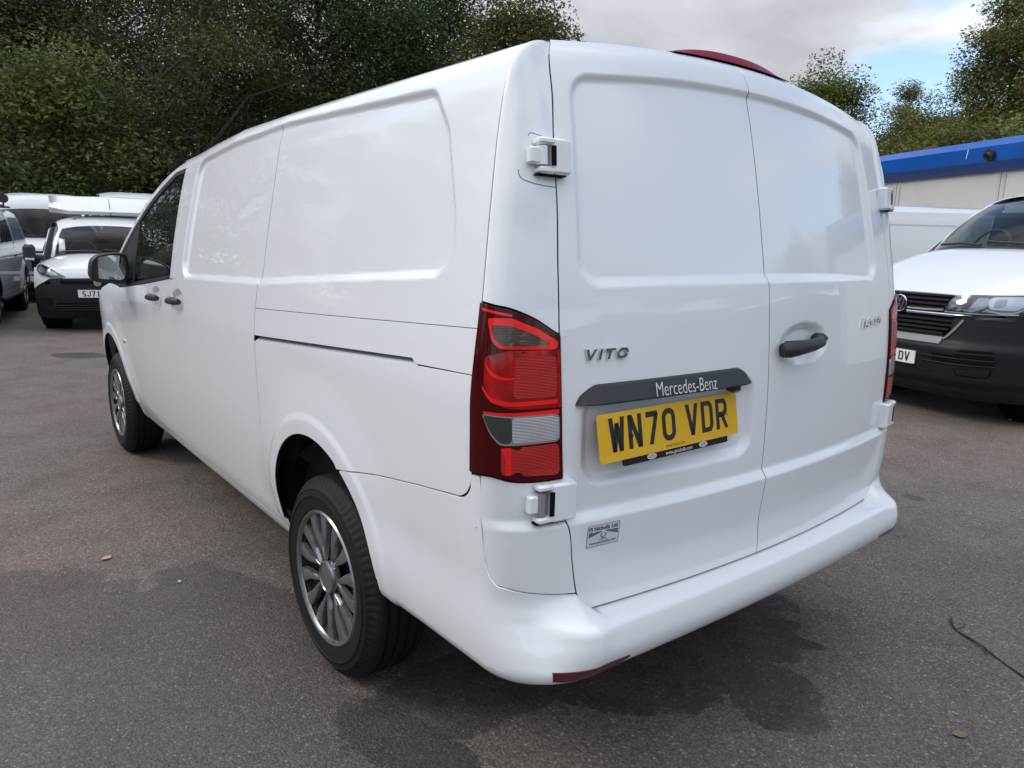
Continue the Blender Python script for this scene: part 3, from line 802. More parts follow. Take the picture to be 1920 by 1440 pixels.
# ---------------------------------------------------------------- rear doors
hb_, ht_ = .557, 1.95
q = np.concatenate([np.linspace(0, .13, 34), np.linspace(.13, .93, 150)[1:], np.linspace(.93, 1, 26)[1:]])[:, None]; pm = np.linspace(0, 1, 150)[None]
H = hb_*(1-q)+ht_*q+0*pm
door_l = vchild(grid_panel('rear_door', -XDOOR(H)*(1-pm)+XSEAM*pm, H, rear, 'white', None, gap=.0030))
door_l['label'] = 'left rear door with badge, number plate and sticker'
door_r = vchild(grid_panel('rear_door', XSEAM*(1-pm)+XDOOR(H)*pm, H, rear, 'white', None, gap=.0030))
door_r['label'] = 'right rear door with black pull handle'

# inner dark shell behind the gaps
hh = np.linspace(.40, 1.88, 30)
q = hh[:, None]
parts = []
ysd = np.linspace(.34, 2.72, 30)[None]
P = side(ysd+0*q, q+0*ysd); P[..., 0] += .045
P = np.where((np.hypot(ysd+0*q-WC_R[0], q+0*ysd-WC_R[1]) < .42)[..., None], P+np.array([.09, 0, 0]), P)
Pl = P[:, ::-1]; a = np.linspace(0, 1, 8)[None]
Pc = corner(a+0*q, q+0*a); Pc[..., 0] += .045; Pc[..., 1] += .05
xr = np.linspace(-.74, .74, 20)[None]; xx, Yr, Zr = rear_base(xr+0*q, q+0*xr); Pr = np.stack([xx, Yr+.06, Zr], -1)
Pcr = Pc[:, ::-1]*np.array([-1, 1, 1]); Plr = P*np.array([-1, 1, 1])
allP = np.concatenate([Pl, Pc, Pr, Pcr, Plr], 1)
nr, nc = allP.shape[:2]
vchild(mesh_obj('body_shell', allP.reshape(-1, 3), grid_faces(nr, nc), 'gap', None))
vchild(MB().box((0, 2.6, .43), (1.60, 3.7, .10)).build('underbody', 'black', None, False))
vchild(MB().box((0, 2.74, 1.08), (1.60, .03, 1.34)).build('bulkhead', 'interior', None, False))

# ---------------------------------------------------------------- rear bumper: one sheet flank - corner - rear - corner - flank
idx = np.linspace(0, 11, 60)
# ledge section on the door side, leaning section round the corner
C1_z = np.array([.610, .592, .576, .563, .555, .546, .526, .501, .476, .450, .428, .408])
C1_y = np.array([.141, .128, .104, .076, .058, .049, .043, .040, .043, .054, .070, .10])
CL_y = np.interp(-C1_z, [-.70, -.64, -.60, -.56, -.52, -.49, -.45, -.43, -.408], [.141, .141, .136, .119, .092, .070, .054, .062, .10])
CR_z = np.array([.5535, .5545, .5545, .5535, .5500, .541, .520, .495, .473, .448, .427, .408])
CR_y = np.array([.140, .100, .066, .047, .0365, .0315, .026, .022, .024, .034, .052, .085])
fz = catmull(range(12), C1_z)(idx); fy = catmull(range(12), C1_y)(idx); fl_y = catmull(range(12), CL_y)(idx); gz = catmull(range(12), CR_z)(idx); gy = catmull(range(12), CR_y)(idx)
Fy = catmull(list(C1_z[::-1])+[.64, .68], list(C1_y[::-1])+[.141, .141]); Fl = catmull(list(C1_z[::-1])+[.64, .68], list(CL_y[::-1])+[.141, .141])
def bside(y, z):
    zz = np.maximum(z, .43); P = side(y, zz)
    fl = .019*(1-sm(z, .45, .68)); und = .055*np.clip((.440-z)/.06, 0, 1.3)**2
    P[..., 0] -= fl-und; P[..., 2] = z; return P
def bcorner(a, z):
    P0 = bside(.272+0*a, z)
    w = sm(z, .585, .68)
    _p = rear(-XDOOR(z), z); x, Y = _p[..., 0], _p[..., 1]
    wl = sm(a, .55, 1.0); yb = Fy(np.clip(z, .408, .66))*wl+Fl(np.clip(z, .408, .66))*(1-wl); P3 = np.stack([x*w+(-.745)*(1-w), Y*w+yb*(1-w), z], -1)
    dy = P0[..., 1]-P3[..., 1]; dx = P3[..., 0]-P0[..., 0]
    t0 = np.stack([.05*dx, -dy, 0*dx], -1); t1 = np.stack([dx, -.14*dx, 0*dx], -1)
    return bez(P0, P0+t0*.60, P3-t1*.58, P3, a)
colsP = []; colsN = []
def put(fn, s_, z):
    e = 3e-3; S_ = np.full(len(z), s_); colsP.append(fn(S_, z))
    n_ = norm(np.cross(fn(S_+e, z)-fn(S_-e, z), fn(S_, z+e)-fn(S_, z-e)))
    colsN.append(n_*np.sign(((colsP[-1]-np.array([0, 1.2, .55]))*n_).sum(-1, keepdims=True)))
NB = len(idx)
def rows(zt, zb, zm=.600):
    # upper rows follow the top edge, lower rows keep the same heights all round
    zm = max(min(zm, zt-.04*(zt-zb)), zb+.3*(zt-zb)); k = NB//3
    return np.concatenate([np.linspace(zt, zm, k, endpoint=False), zm+(zb-zm)*np.linspace(0, 1, NB-k)])
# flank columns from the arch to the corner
th = np.linspace(0, 1, 26)
ysd = np.concatenate([.915-(.915-.7415)*np.sin(th*math.pi/2)**1.0, np.linspace(.738, .345, 34), .33-.058*np.sin(np.linspace(0, math.pi/2, 10))])
for y in ysd:
    zt = float(bline(max(y, .33)))
    if y < .33: zt = .905-.062*math.sqrt(max(0, 1-((.33-y)/.062)**2))
    zb = float(np.interp(y, [.2, .33, .55, .70], [.412, .400, .378, .354]))
    if y > .7395: zb = float(arch(np.array(y), WC_R, AR))
    zt -= .002
    put(bside, y, rows(zt, zb))
acol = np.concatenate([np.linspace(0, .135, 8), al-.004+.19*(1-np.cos(np.linspace(0, math.pi/2, 12))), np.linspace(.34, 1, 30)[1:]])
ztc = np.concatenate([np.full(8, .912), .72-.072*np.sin(np.linspace(0, math.pi/2, 12)), np.linspace(.648, .610, 30)[1:]])
zbc = np.interp(acol, [0, .5, 1], [.406, .410, .408])
for a_, zt, zb in zip(acol, ztc, zbc):
    put(bcorner, a_, rows(zt-.002, zb))
xr = np.concatenate([np.linspace(-.745, -.62, 18)[1:], np.linspace(-.62, 0, 26)[1:]])
rz = rows(ztc[-1]-.002, zbc[-1]); tt_ = np.interp(-rz, -fz, idx)      # section parameter at the rows of the last corner column
a1P = bcorner(np.ones(NB), rz)
gzr = np.interp(tt_, idx, gz); gyr = np.interp(tt_, idx, gy)
for x in xr:
    w = float(sm(np.array(x), -.748, -.675)); cr = .024*(x/.745)**2
    colsP.append(np.stack([np.full(NB, x), a1P[:, 1]*(1-w)+(gyr+cr)*w, rz*(1-w)+gzr*w], -1)); colsN.append(np.zeros((NB, 3)))
BL = np.stack(colsP, 1)
BP = np.concatenate([BL, BL[:, -2::-1]*np.array([-1, 1, 1])], 1)
NLn = np.stack(colsN, 1)
NR = NLn[:, -2::-1]*np.array([-1, 1, 1])
bump = vchild(sheet('rear_bumper', BP, 'white', None, gap=.001, flange=.012, ref=(0, 1.2, .55), Nout=np.concatenate([NLn, NR], 1)))
nfl, ncn = len(ysd), len(acol)

# reflectors near the bottom corners
cA = nfl+ncn-17; cB = nfl+ncn+14
def reflector(mir):
    P = BP[:, cA:cB]; n = cB-cA; mid = P[NB*2//3]; L_ = np.concatenate([[0], np.cumsum(np.linalg.norm(np.diff(mid, axis=0), axis=1))]); L_ /= L_[-1]
    z0 = np.interp(L_, [0, .5, 1], [.462, .462, .458]); z1 = np.interp(L_, [0, .12, .86, 1], [.440, .436, .436, .454]); out = np.zeros((5, n, 3))
    for j in range(n):
        zz_ = P[:, j, 2]; o_ = np.argsort(zz_[NB//2:])+NB//2
        for i in range(5):
            z = z0[j]+(z1[j]-z0[j])*i/4
            out[i, j] = [np.interp(z, zz_[o_], P[o_, j, 0]), np.interp(z, zz_[o_], P[o_, j, 1]), z]
    n_ = norm(np.cross(np.gradient(out, axis=1), np.gradient(out, axis=0))); s_ = np.sign((n_@np.array([-.5, -1, -.2])).mean()); out = out+n_*s_*.0025
    if mir: out = out*np.array([-1, 1, 1])
    return vchild(sheet('reflector', out, 'reflector_red', None, gap=0, flange=.008, ref=(0, 1.2, .55)), bump)
reflector(False); reflector(True)

# ---------------------------------------------------------------- hinges on the corner pillar
def frame_at(a, h):
    p = corner(np.array(a), np.array(h)); pa = corner(np.array(a+.03), np.array(h)); ph = corner(np.array(a), np.array(h+.01))
    ex = Vector(norm(pa-p)); ez = Vector(norm(ph-p)); ey = ex.cross(ez).normalized(); ez = ey.cross(ex).normalized() * 1
    ez = ex.cross(ey).normalized()
    if ez.z < 0: ez = -ez
    ey = ez.cross(ex).normalized()       # points into the body
    return Vector(p), Matrix((ex, ey, ez)).transposed()
def hinge(hc, lower):
    xd = float(XDOOR(np.array(hc)))
    # door-side leaf, lying over the door edge
    p1 = corner(np.array(.80), np.array(hc)); p2 = rear(np.array(-xd+.03), np.array(hc)); p0 = corner(np.array(.42), np.array(hc))
    ex = Vector(norm(p2-p1)); ez = Vector((0, .10 if not lower else .0, 1)).normalized(); ey = ez.cross(ex).normalized(); ez = ex.cross(ey).normalized()
    rot = Matrix((ex, ey, ez)).transposed()
    hgt = .078 if not lower else .092
    leaf_c = (Vector(p1)+Vector(p2))/2; w = (Vector(p2)-Vector(p1)).length
    out = -ey
    o = MB()
    L0 = leaf_c+out*.012; x0 = -w/2-.012; x1 = w/2-.004
    # C shaped leaf: top and bottom arms reach round the knuckle
    arm = .016
    o.box(L0+ex*((x0+.028+x1)/2), (x1-x0-.028, .036, hgt), rot=rot, bev=.006)
    for s in (1, -1): o.box(L0+ex*(x0+.016)+ez*s*(hgt/2-arm/2), (.044, .034, arm), rot=rot, bev=.005)
    leaf = vchild(o.build('hinge', 'white', None))
    kn = L0+ex*(x0+.008)+out*.002
    m = MB(); m.tube([kn-ez*(hgt/2-.019), kn+ez*(hgt/2-.019)], .0135, 14)
    vchild(m.build('hinge_knuckle', 'white' if not lower else 'satin', None), leaf)
    m = MB(); m.box(kn-ex*.020-out*.004, (.026, .022, hgt*.46), rot=rot, bev=.004)
    vchild(m.build('hinge_bracket', 'white', None), leaf)
    m = MB(); m.box(L0+ex*(x0+.030)+out*.0165, (.010, .006, hgt-2*arm-.004), rot=rot)
    vchild(m.build('hinge_slot', 'black', None), leaf)
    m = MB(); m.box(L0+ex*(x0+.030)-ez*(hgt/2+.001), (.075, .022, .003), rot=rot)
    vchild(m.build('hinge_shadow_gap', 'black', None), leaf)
    return leaf
for hc, lo in ((1.640, False), (.853, True)):
    h_ = hinge(hc, lo)
    mirror(h_)
# thin joint outlines of the hinge carrier
def surf_line(name, pts, surf, w, mat, parent, off=.0006):
    P = np.array(pts, float); X = surf(P[:, 0], P[:, 1]); n = len(P); d = norm(np.gradient(X, axis=0))
    e = 1e-3; nx = norm(np.cross(surf(P[:, 0]+e, P[:, 1])-X, surf(P[:, 0], P[:, 1]+e)-X))
    nx = nx*np.sign((nx@np.array([-.5, -1, 0])).mean()); s_ = norm(np.cross(nx, d))
    V = np.concatenate([X+s_*w/2+nx*off, X-s_*w/2+nx*off]); F = [(i, i+1, n+i+1, n+i) for i in range(n-1)]
    return vchild(mesh_obj(name, V, F, mat, None, False), parent)
surf_line('joint_line', poly_smooth([(1.0, 1.689), (.74, 1.690), (.66, 1.688), (.63, 1.680)], 6, False), corner, .0012, 'gap', None)
surf_line('joint_line', poly_smooth([(1.0, 1.577), (.70, 1.577), (.55, 1.580), (.50, 1.590), (.50, 1.598)], 6, False), corner, .0014, 'gap', None)

# ---------------------------------------------------------------- things fixed to the rear doors
def rp(x0, h0, tilt=0., k=1.0):
    def place(u, v, lift): return rear(x0+u, h0+v, .0012+lift)
    return place
def on_door(o, right=False): return vchild(o, door_r if right else door_l)
# handle trim strip above the plate
def strip():
    xs = np.linspace(0, 1, 60); xl = -.754; xr_ = -.158
    prof = [(0.0, .0, -.012), (.0, .002, .016), (.08, .0, .0275), (.52, .004, .0300), (.62, .010, .027), (.92, .040, .010), (1., .047, -.010)]
    V = []; n = len(prof)
    for i, t in enumerate(xs):
        x = xl+(xr_-xl)*t; dl = (x-xl)/.055; dr = (xr_-x)/.045
        e = min(1, max(0, dl))**.5*1.0; e2 = min(1, max(0, dr))**.5; e = min(e, e2)
        for (f, hh_, o) in prof:
            h = 1.0680+.006*t+hh_*max(.04, e); oo = o*(.35+.65*e) if o > 0 else o
            V.append(rear_base(np.array(x), np.array(h)))
            V[-1] = (float(V[-1][0]), float(V[-1][1])-oo, float(V[-1][2]))
    m = MB(); F = []
    for i in range(len(xs)-1):
        for k in range(n-1): F.append((i*n+k, (i+1)*n+k, (i+1)*n+k+1, i*n+k+1))
    F += [tuple(range(n)), tuple(range((len(xs)-1)*n, len(xs)*n))[::-1]]
    m.add(V, F); return m.build('handle_trim', 'plastic', None, True, 30)
hs = on_door(strip())
def strip_place(x0, h0):
    def place(u, v, lift):
        x, Y, Z = rear_base(x0+u, h0+v); return np.stack([x, Y-.0302+(v-.018)*.14-lift, Z], -1)
    return place
# condensed roman lettering on the trim
V, F = font_text('Mercedes-Benz', .050, .60, 1.0, -.0007)
V[:, 0] *= .213/V[:, 0].max()
on_door(print_text('trim_lettering', V, F, strip_place(-.541, 1.0755), 'white_print', None, .0004))
on_door(MB().box((-.235, .094, 1.066), (.036, .030, .022), bev=.006).build('camera_housing', 'gloss_black', None))

# plate: framed 2-D coordinates on a tilted plane
PC = Vector((-.4620, .104, .9930)); PT = .18; PS = 1.018
ex = Vector((1, .0, 0)); ez = Vector((0, math.sin(PT), math.cos(PT))); ey = ez.cross(ex).normalized()   # ey into the van
if ey.y < 0: ey = -ey
def plate_place(u, v, lift): return np.stack([PC.x+u*ex.x+v*ez.x-lift*ey.x, PC.y+u*ex.y+v*ez.y-lift*ey.y, PC.z+u*ex.z+v*ez.z-lift*ey.z], -1)
def slab(poly, t0, t1, name, mat, parent, place=plate_place):
    p = np.asarray(poly, float); n = len(p)
    a = place(p[:, 0], p[:, 1], t0); b = place(p[:, 0], p[:, 1], t1)
    return vchild(MB().add(np.concatenate([a, b]), [tuple(range(n, 2*n)), tuple(range(n))[::-1]]+[(i, (i+1) % n, n+(i+1) % n, n+i) for i in range(n)]).build(name, mat, None, False), parent)
hw, hh2 = .26*PS, .0555*PS
rect = lambda x0, y0, x1, y1: [(x0, y0), (x1, y0), (x1, y1), (x0, y1)]
slab(round_poly(rect(-hw*.86, -hh2*.8, hw*.86, hh2*.8), .006, 2), -.040, -.003, 'plate_backing', 'plastic', door_l)
holder = slab(round_poly(rect(-.185, -hh2-.0165, .218, -hh2+.02), .004, 3), -.008, -.001, 'plate_holder', 'gloss_black', door_l)
plate = slab(round_poly(rect(-hw, -hh2, hw, hh2), .008, 4), -.002, .0015, 'number_plate', 'yellow', door_l)
gh = .079*PS; gw = .047*PS; ad = .0605*PS; stw = .0135*PS
G1, x1 = glyphs('WN70', gh, gw, ad, stw); G2, x2 = glyphs('VDR', gh, gw, ad, stw)
tot = x1+.030+x2-(ad-gw); off = -tot/2-.004
for Vg, Fg in G1+[(v+np.array([x1+.030, 0]), f) for v, f in G2]:      # flat print a hair above the plate
    vchild(print_text('plate_letter', Vg+np.array([off, -.0345*PS]), Fg, lambda u, v, l: plate_place(u, v, .0019), 'ink', None), door_l)
def ptext(s, size, x, y, mat, sx=1., bold=0., lift=.0019, width=None, name='small_print', parent=None, place=plate_place):
    V, F = font_text(s, size, sx, 1., bold)
    if width: V[:, 0] *= width/V[:, 0].max()
    return vchild(print_text(name, V+np.array([x, y]), F, lambda u, v, l: place(u, v, lift), mat, None), parent or door_l)
ptext('PJ NICHOLLS.COM', .0085, -.035, -hh2+.006, 'ink', width=.072)
ptext('www.pjnicholls.com', .0135, -.038, -hh2-.0125, 'white_print', width=.104, lift=.0006, name='holder_lettering')
for cx in (-.088, .112):
    p = [(cx+.0165*math.cos(t), -hh2-.0075+.0068*math.sin(t)) for t in np.linspace(0, 2*math.pi, 25)[:-1]]
    slab(p, -.002, .0004, 'oval_badge', 'white_print', door_l)
    p = [(cx+.0135*math.cos(t), -hh2-.0075+.0048*math.sin(t)) for t in np.linspace(0, 2*math.pi, 25)[:-1]]
    slab(p, .0003, .0007, 'oval_badge_centre', 'satin', door_l)
    ptext('Ford', .0075, cx-.0085, -hh2-.0098, 'white_print', width=.017, lift=.0011, name='oval_badge_lettering')
for cx, cz in ((-.158, -.004), (.222, .004)):
    p = [(cx+.006*math.cos(t), cz+.006*math.sin(t)) for t in np.linspace(0, 2*math.pi, 17)[:-1]]
    slab(p, .001, .0045, 'plate_screw', 'ink' if cx < 0 else 'yellow', door_l)

# chrome badges
def badge(text, x0, h0, h, w, adv, st, slant, right, name, gaps=None, width=None):
    V, F, x = stroke_text(text, h, w, adv, st, slant, gaps)
    if width: V[:, 0] *= width/V[:, 0].max()
    o = print_text(name, V, F, rp(x0, h0), 'chrome', None, .006); on_door(o, right)
badge('VITO', -.734, 1.1700, .0245, .030, .038, .0066, .32, False, 'chrome_badge', width=.130)
badge('114', .500, 1.186, .028, .026, .033, .0068, .28, True, 'chrome_badge', width=.078)
badge('CDI', .592, 1.191, .026, .026, .034, .0066, .28, True, 'chrome_badge', width=.096)

# dealer sticker
def spl(u, v, l): return rear(-.720+u, .7195+v, .0010+l)
SWd, SH_ = .096, .0560
def sq(poly, l, name, mat):
    p = densify(np.asarray(poly, float), 4); return on_door(surf_patch(name, p, lambda a, b: spl(a, b, l), mat, None, rings=4))
sq(rect(0, 0, SWd, SH_), .0, 'sticker', 'vinyl')
for a in (rect(0, 0, SWd, .0010), rect(0, SH_-.0010, SWd, SH_), rect(0, .0010, .0010, SH_-.0010), rect(SWd-.0010, .0010, SWd, SH_-.0010)): sq(a, .0003, 'sticker_border', 'navy')
def stext(s, size, x, y, width, bold=0.):
    V, F = font_text(s, size, 1., 1., bold); V[:, 0] *= width/V[:, 0].max()
    on_door(print_text('sticker_lettering', V+np.array([x, y]), F, lambda u, v, l: spl(u, v, .0004), 'navy', None))
stext('PJ Nicholls Ltd.', .0145, .004, .0415, .088, .0004); stext('www.pjnicholls.com', .0100, .008, .0060, .080, .0001); stext('SsangYong', .0050, .036, .0150, .024)
for k in range(3):
    sq([(.004, .0335-.0042*k), (.004, .0365-.0042*k), (.042, .0385-.0008*k), (.042, .0379-.0008*k)], .0004, 'sticker_stripe', 'navy')
    sq([(SWd-.004, .0335-.0042*k), (SWd-.004, .0365-.0042*k), (SWd-.042, .0385-.0008*k), (SWd-.042, .0379-.0008*k)], .0004, 'sticker_stripe', 'navy')
for s_ in (-1, 1):
    pts = [(.048+s_*x, .0195+y) for x, y in [(0, .000), (.0055, .004), (.0075, .009), (.003, .0125)]]
    v, f = ribbon(poly_smooth(pts, 4, False), .0022)
    on_door(print_text('sticker_emblem', np.array(v), f, lambda u, w, l: spl(u, w, .0004), 'navy', None))

# pull handle on the right door
def handle_r():
    pts = [(-.022, 1.152), (-.006, 1.154), (.03, 1.158), (.07, 1.160), (.115, 1.162), (.165, 1.166), (.205, 1.172)]; lift = [.016, .026, .034, .037, .036, .028, .004]
    P = [rear(np.array(x), np.array(h), 0.)*1.0 for x, h in pts]
    P = [Vector((p[0], float(RY(np.array(h)))+.098*x*x-l, p[2])) for p, (x, h), l in zip(P, pts, lift)]
    m = MB(); m.tube(P, [.020, .0235, .0225, .0195, .0185, .0180, .016], 12); 
    m.box((.012, P[1].y+.010, 1.1545), (.066, .036, .044), bev=.014); m.box((.194, P[5].y+.020, 1.174), (.040, .045, .028), bev=.010)
    return m.build('door_handle', 'plastic', None, True, 50)
on_door(handle_r(), True)
on_door(MB().tube([Vector((.045, .115, 1.128)), Vector((.045, .135, 1.128))], .007, 12).build('lock_barrel', 'satin', None), True)

# flank door handles
def flank_handle(y, z):
    p = side(np.array(y), np.array(z)); m = MB()
    X = -float(SX(np.array(z)))
    pts = [Vector((X-.016, y-.098, z+.004)), Vector((X-.022, y-.06, z+.004)), Vector((X-.023, y+.02, z+.001)), Vector((X-.020, y+.07, z-.002)), Vector((X-.008, y+.095, z-.003))]
    m.tube(pts, [.013, .0165, .0165, .015, .011], 10); return m
h1 = vchild(flank_handle(2.625, 1.128).build('door_handle', 'plastic', None), None); h1.parent = sliding_door; h1.matrix_parent_inverse = Matrix()
h2 = vchild(flank_handle(3.015, 1.118).build('door_handle', 'plastic', None), None); h2.parent = front_door; h2.matrix_parent_inverse = Matrix()
for y, z, pr in ((2.625, 1.1475, sliding_door), (3.015, 1.1375, front_door)):
    X = -float(SX(np.array(z)))
    o = MB().box((X-.019, y-.01, z), (.006, .17, .0035)).build('handle_chrome_line', 'satin', None, False); o.parent = pr
p = side(np.array(3.905), np.array(.792))
o = MB().box(tuple(p), (.016, .030, .022), bev=.006).build('side_repeater', 'satin', None); vchild(o); mirror(o)

# door mirror
def mirror_part():
    root = bpy.data.objects.new('door_mirror', None)
    rings = []
    ys = [3.60, 3.605, 3.63, 3.70, 3.76, 3.80, 3.815]; sc_ = [.93, 1.0, 1.03, .98, .82, .5, .1]
    base = round_poly([(-1.170, 1.172), (-.972, 1.150), (-.965, 1.318), (-1.03, 1.332), (-1.15, 1.310)], .055, 5); c_ = base.mean(0)
    V = []; n = len(base)
    for y, s_ in zip(ys, sc_):
        for b in base: V.append((c_[0]+(b[0]-c_[0])*s_, y, c_[1]+(b[1]-c_[1])*s_))
    F = []
    for i in range(len(ys)-1):
        for k in range(n): F.append((i*n+k, i*n+(k+1) % n, (i+1)*n+(k+1) % n, (i+1)*n+k))
    F.append(tuple(range((len(ys)-1)*n, len(ys)*n)))
    # recessed front lip
    b = len(V)
    for q_ in base: V.append((c_[0]+(q_[0]-c_[0])*.90, 3.612, c_[1]+(q_[1]-c_[1])*.88))
    for k in range(n): F.append((k, b+k, b+(k+1) % n, (k+1) % n))
    F.append(tuple(range(b, b+n)))
    shell = MB().add(V, F).build('door_mirror', 'plastic', None, True, 50); vchild(shell)
    gl = [(c_[0]-.004+(q_[0]-c_[0])*.86, 3.6085+(-(q_[0]-c_[0]))*.05, c_[1]+(q_[1]-c_[1])*.80) for q_ in base]
    vchild(MB().add(gl, [tuple(range(n))]).build('mirror_glass', 'mirror', None, False), shell)
    arm = MB().box((-.955, 3.70, 1.175), (.075, .12, .055), bev=.015).build('mirror_arm', 'plastic', None); vchild(arm, shell)
    mirror(shell)
mirror_part()

# high brake lamp on the roof edge
def brake_lamp():
    xs = np.linspace(-.31, .215, 40); V = []
    prof = np.linspace(0, 1, 9)
    for x in xs:
        t = (x-xs[0])/(xs[-1]-xs[0]); e = max(.0, 1-abs(2*t-1)**2.6)
        yb = .300+.098*x*x; zb = 1.935-.088*x*x
        for f in prof:
            y = yb-.012+f*.16; arc_ = math.sin(math.pi*min(1, f*1.0)**.5)
            z = zb+.018*f+e*.026*max(0, arc_)+.001
            V.append((x, y, z))
    n = 9; F = [(i*n+k, i*n+k+1, (i+1)*n+k+1, (i+1)*n+k) for i in range(len(xs)-1) for k in range(n-1)]
    return MB().add(V, F).build('high_brake_lamp', 'red_high', None, True, 60)
vchild(brake_lamp())

# fuel flap is on the hidden flank; cab interior
vchild(MB().box((0, 4.0, 1.02), (1.6, .55, .22), bev=.06).build('dashboard', 'interior', None))
for x in (-.48, .48):
    s_ = MB().box((x, 3.25, .85), (.5, .5, .18), bev=.06).box((x, 3.02, 1.18), (.48, .15, .62), rot=Matrix.Rotation(-.16, 3, 'X'), bev=.06).box((x, 2.98, 1.58), (.27, .10, .2), bev=.04)
    vchild(s_.build('seat', 'fabric', None))
m = MB(); cc = Vector((.42, 3.68, 1.14)); m.tube([cc+Vector((.19*math.cos(t), .08*math.sin(t), .17*math.sin(t))) for t in np.linspace(0, 2*math.pi, 29)], .015, 6)
vchild(m.build('steering_wheel', 'interior', None))

# ---------------------------------------------------------------- wheels
def lathe(prof, n, axis_x=True):
    """profile (x, r); spun about the x axis"""
    V = []; k = len(prof)
    for i in range(n):
        a = 2*math.pi*i/n
        for (x, r) in prof: V.append((x, r*math.cos(a), r*math.sin(a)))
    V = np.array(V); F = []
    for i in range(n):
        for j in range(k-1): F.append((i*k+j, i*k+j+1, ((i+1) % n)*k+j+1, ((i+1) % n)*k+j))
    return V, F
def make_wheel(RAD=.335, RIM=.224, WID=.215, detailed=True):
    """outer face towards -x, centre at origin; returns list of (name, mesh object)"""
    w2 = WID/2
    prof = [(-w2+.010, RIM-.006), (-w2+.001, RIM+.006), (-w2-.002, RIM+.030), (-w2-.004, RIM+.046), (-w2-.0065, RIM+.0475), (-w2-.0065, RIM+.0515), (-w2-.003, RIM+.053), (-w2+.001, RIM+.070), (-w2-.001, RIM+.0715), (-w2+.002, RIM+.0765), (-w2+.011, RAD-.024), (-w2+.022, RAD-.008), (-w2+.032, RAD-.002)]
    groove = []
    for gx in (-.054, -.018, .018, .054):
        groove += [(gx-.0055, RAD), (gx-.0045, RAD-.007), (gx+.0045, RAD-.007), (gx+.0055, RAD)]
    mir = [(-x, r) for x, r in prof[::-1]]
    full = prof+groove+mir
    n = 240
    V, F = lathe(full, n)
    k = len(full)
    if detailed:   # shoulder sipes: alternate spokes cut into the shoulder blocks
        for i in range(n):
            if i % 3 == 0:
                for j in (9, 10, 11):
                    for jj in (j, k-1-j):
                        p = V[i*k+jj]; s_ = 1-.0042/np.hypot(p[1], p[2]); V[i*k+jj, 1] *= s_; V[i*k+jj, 2] *= s_
    tyre = MB().add(V, F).build('tyre', 'rubber', None, True, 28)
    # steel wheel behind the trim
    V, F = lathe([(w2-.02, RIM-.005), (w2-.03, RIM-.02), (-.02, RIM-.03), (-w2+.02, RIM-.022), (-w2+.012, RIM-.008)], 60)
    V2, F2 = lathe([(-w2+.034, RIM-.02), (-w2+.055, RIM-.05), (-w2+.045, .12), (-w2+.05, .07), (-w2+.03, .0001)], 48)
    m = MB().add(V, F).add(V2, F2); steel = m.build('steel_wheel', 'steel' if detailed else 'rim_dark', None, True, 40)
    holes = []
    for i in range(14 if detailed else 0):
        a = 2*math.pi*i/14; holes.append(MB().tube([Vector((-w2+.049, .152*math.cos(a), .152*math.sin(a))), Vector((-w2+.040, .152*math.cos(a), .152*math.sin(a)))], .017, 10).build('wheel_hole', 'black', None))
    # trim: rim ring + tulip spokes + cap
    V, F = lathe([(-w2+.020, RIM-.004), (-w2+.004, RIM+.002), (-w2-.002, RIM-.003), (-w2+.000, RIM-.010), (-w2+.010, RIM-.016)], 90)
    ring = MB().add(V, F).build('trim_ring', 'rim', None, True, 50)
    sp = MB()
    NSP = 7
    x_face = -w2+.010
    for i in range(NSP):
        a0 = 2*math.pi*(i+.25)/NSP
        for s_ in (-1, 1):
            # centre line of one blade from hub junction to the ring (polar)
            rr = np.linspace(.062, RIM-.008, 12); tt = (rr-rr[0])/(rr[-1]-rr[0])
            da = s_*(.06+.205*np.sin(np.clip(tt*1.5, 0, 1)*math.pi/2)**1.1-.05*tt); wd = .0050+.0205*tt**1.25
            Vv = []
            for r_, d_, w_, t_ in zip(rr, da, wd, tt):
                a = a0+d_; c_, sn = math.cos(a), math.sin(a); tx = np.array([-sn, c_])
                dome = -.004*math.sin(math.pi*t_)
                for off_, dx in ((-w_-.003, .016), (-w_, .001), (-w_*.55, -.0018), (w_*.55, -.0018), (w_, .001), (w_+.003, .016)):
                    p = np.array([c_, sn])*r_+tx*off_; Vv.append((x_face+dx+dome+.006*(1-t_), p[0], p[1]))
            Ff = [(q_*6+k_, q_*6+k_+1, (q_+1)*6+k_+1, (q_+1)*6+k_) for q_ in range(11) for k_ in range(5)]
            sp.add(Vv, Ff)
        # rounded junction of the pair near the hub
        Vv = []
        for t_ in np.linspace(-1, 1, 11):
            a = a0+t_*.24; 
            for r_, dx in ((.052, .014), (.057, .006), (.064-.004*abs(t_), .0045), (.072-.012*(1-abs(t_)), .010)):
                Vv.append((x_face+dx, r_*math.cos(a), r_*math.sin(a)))
        sp.add(Vv, [(q_*4+k_, q_*4+k_+1, (q_+1)*4+k_+1, (q_+1)*4+k_) for q_ in range(10) for k_ in range(3)])
    spokes = sp.build('trim_spokes', 'rim', None, True, 40)
    V, F = lathe([(x_face+.02, .057), (x_face+.004, .056), (x_face-.004, .053), (x_face-.006, .049), (x_face-.002, .045), (x_face-.003, .02), (x_face-.003, .0001)], 40)
    cap = MB().add(V, F).build('hub_cap', 'rim', None, True, 30)
    V, F = lathe([(x_face+.012, .082), (x_face+.010, .050)], 40)
    back = MB().add(V, F).build('trim_back', 'rim_dark', None)
    return [tyre, steel, ring, spokes, cap, back]+holes
WX = -.845
wheel_objs = []
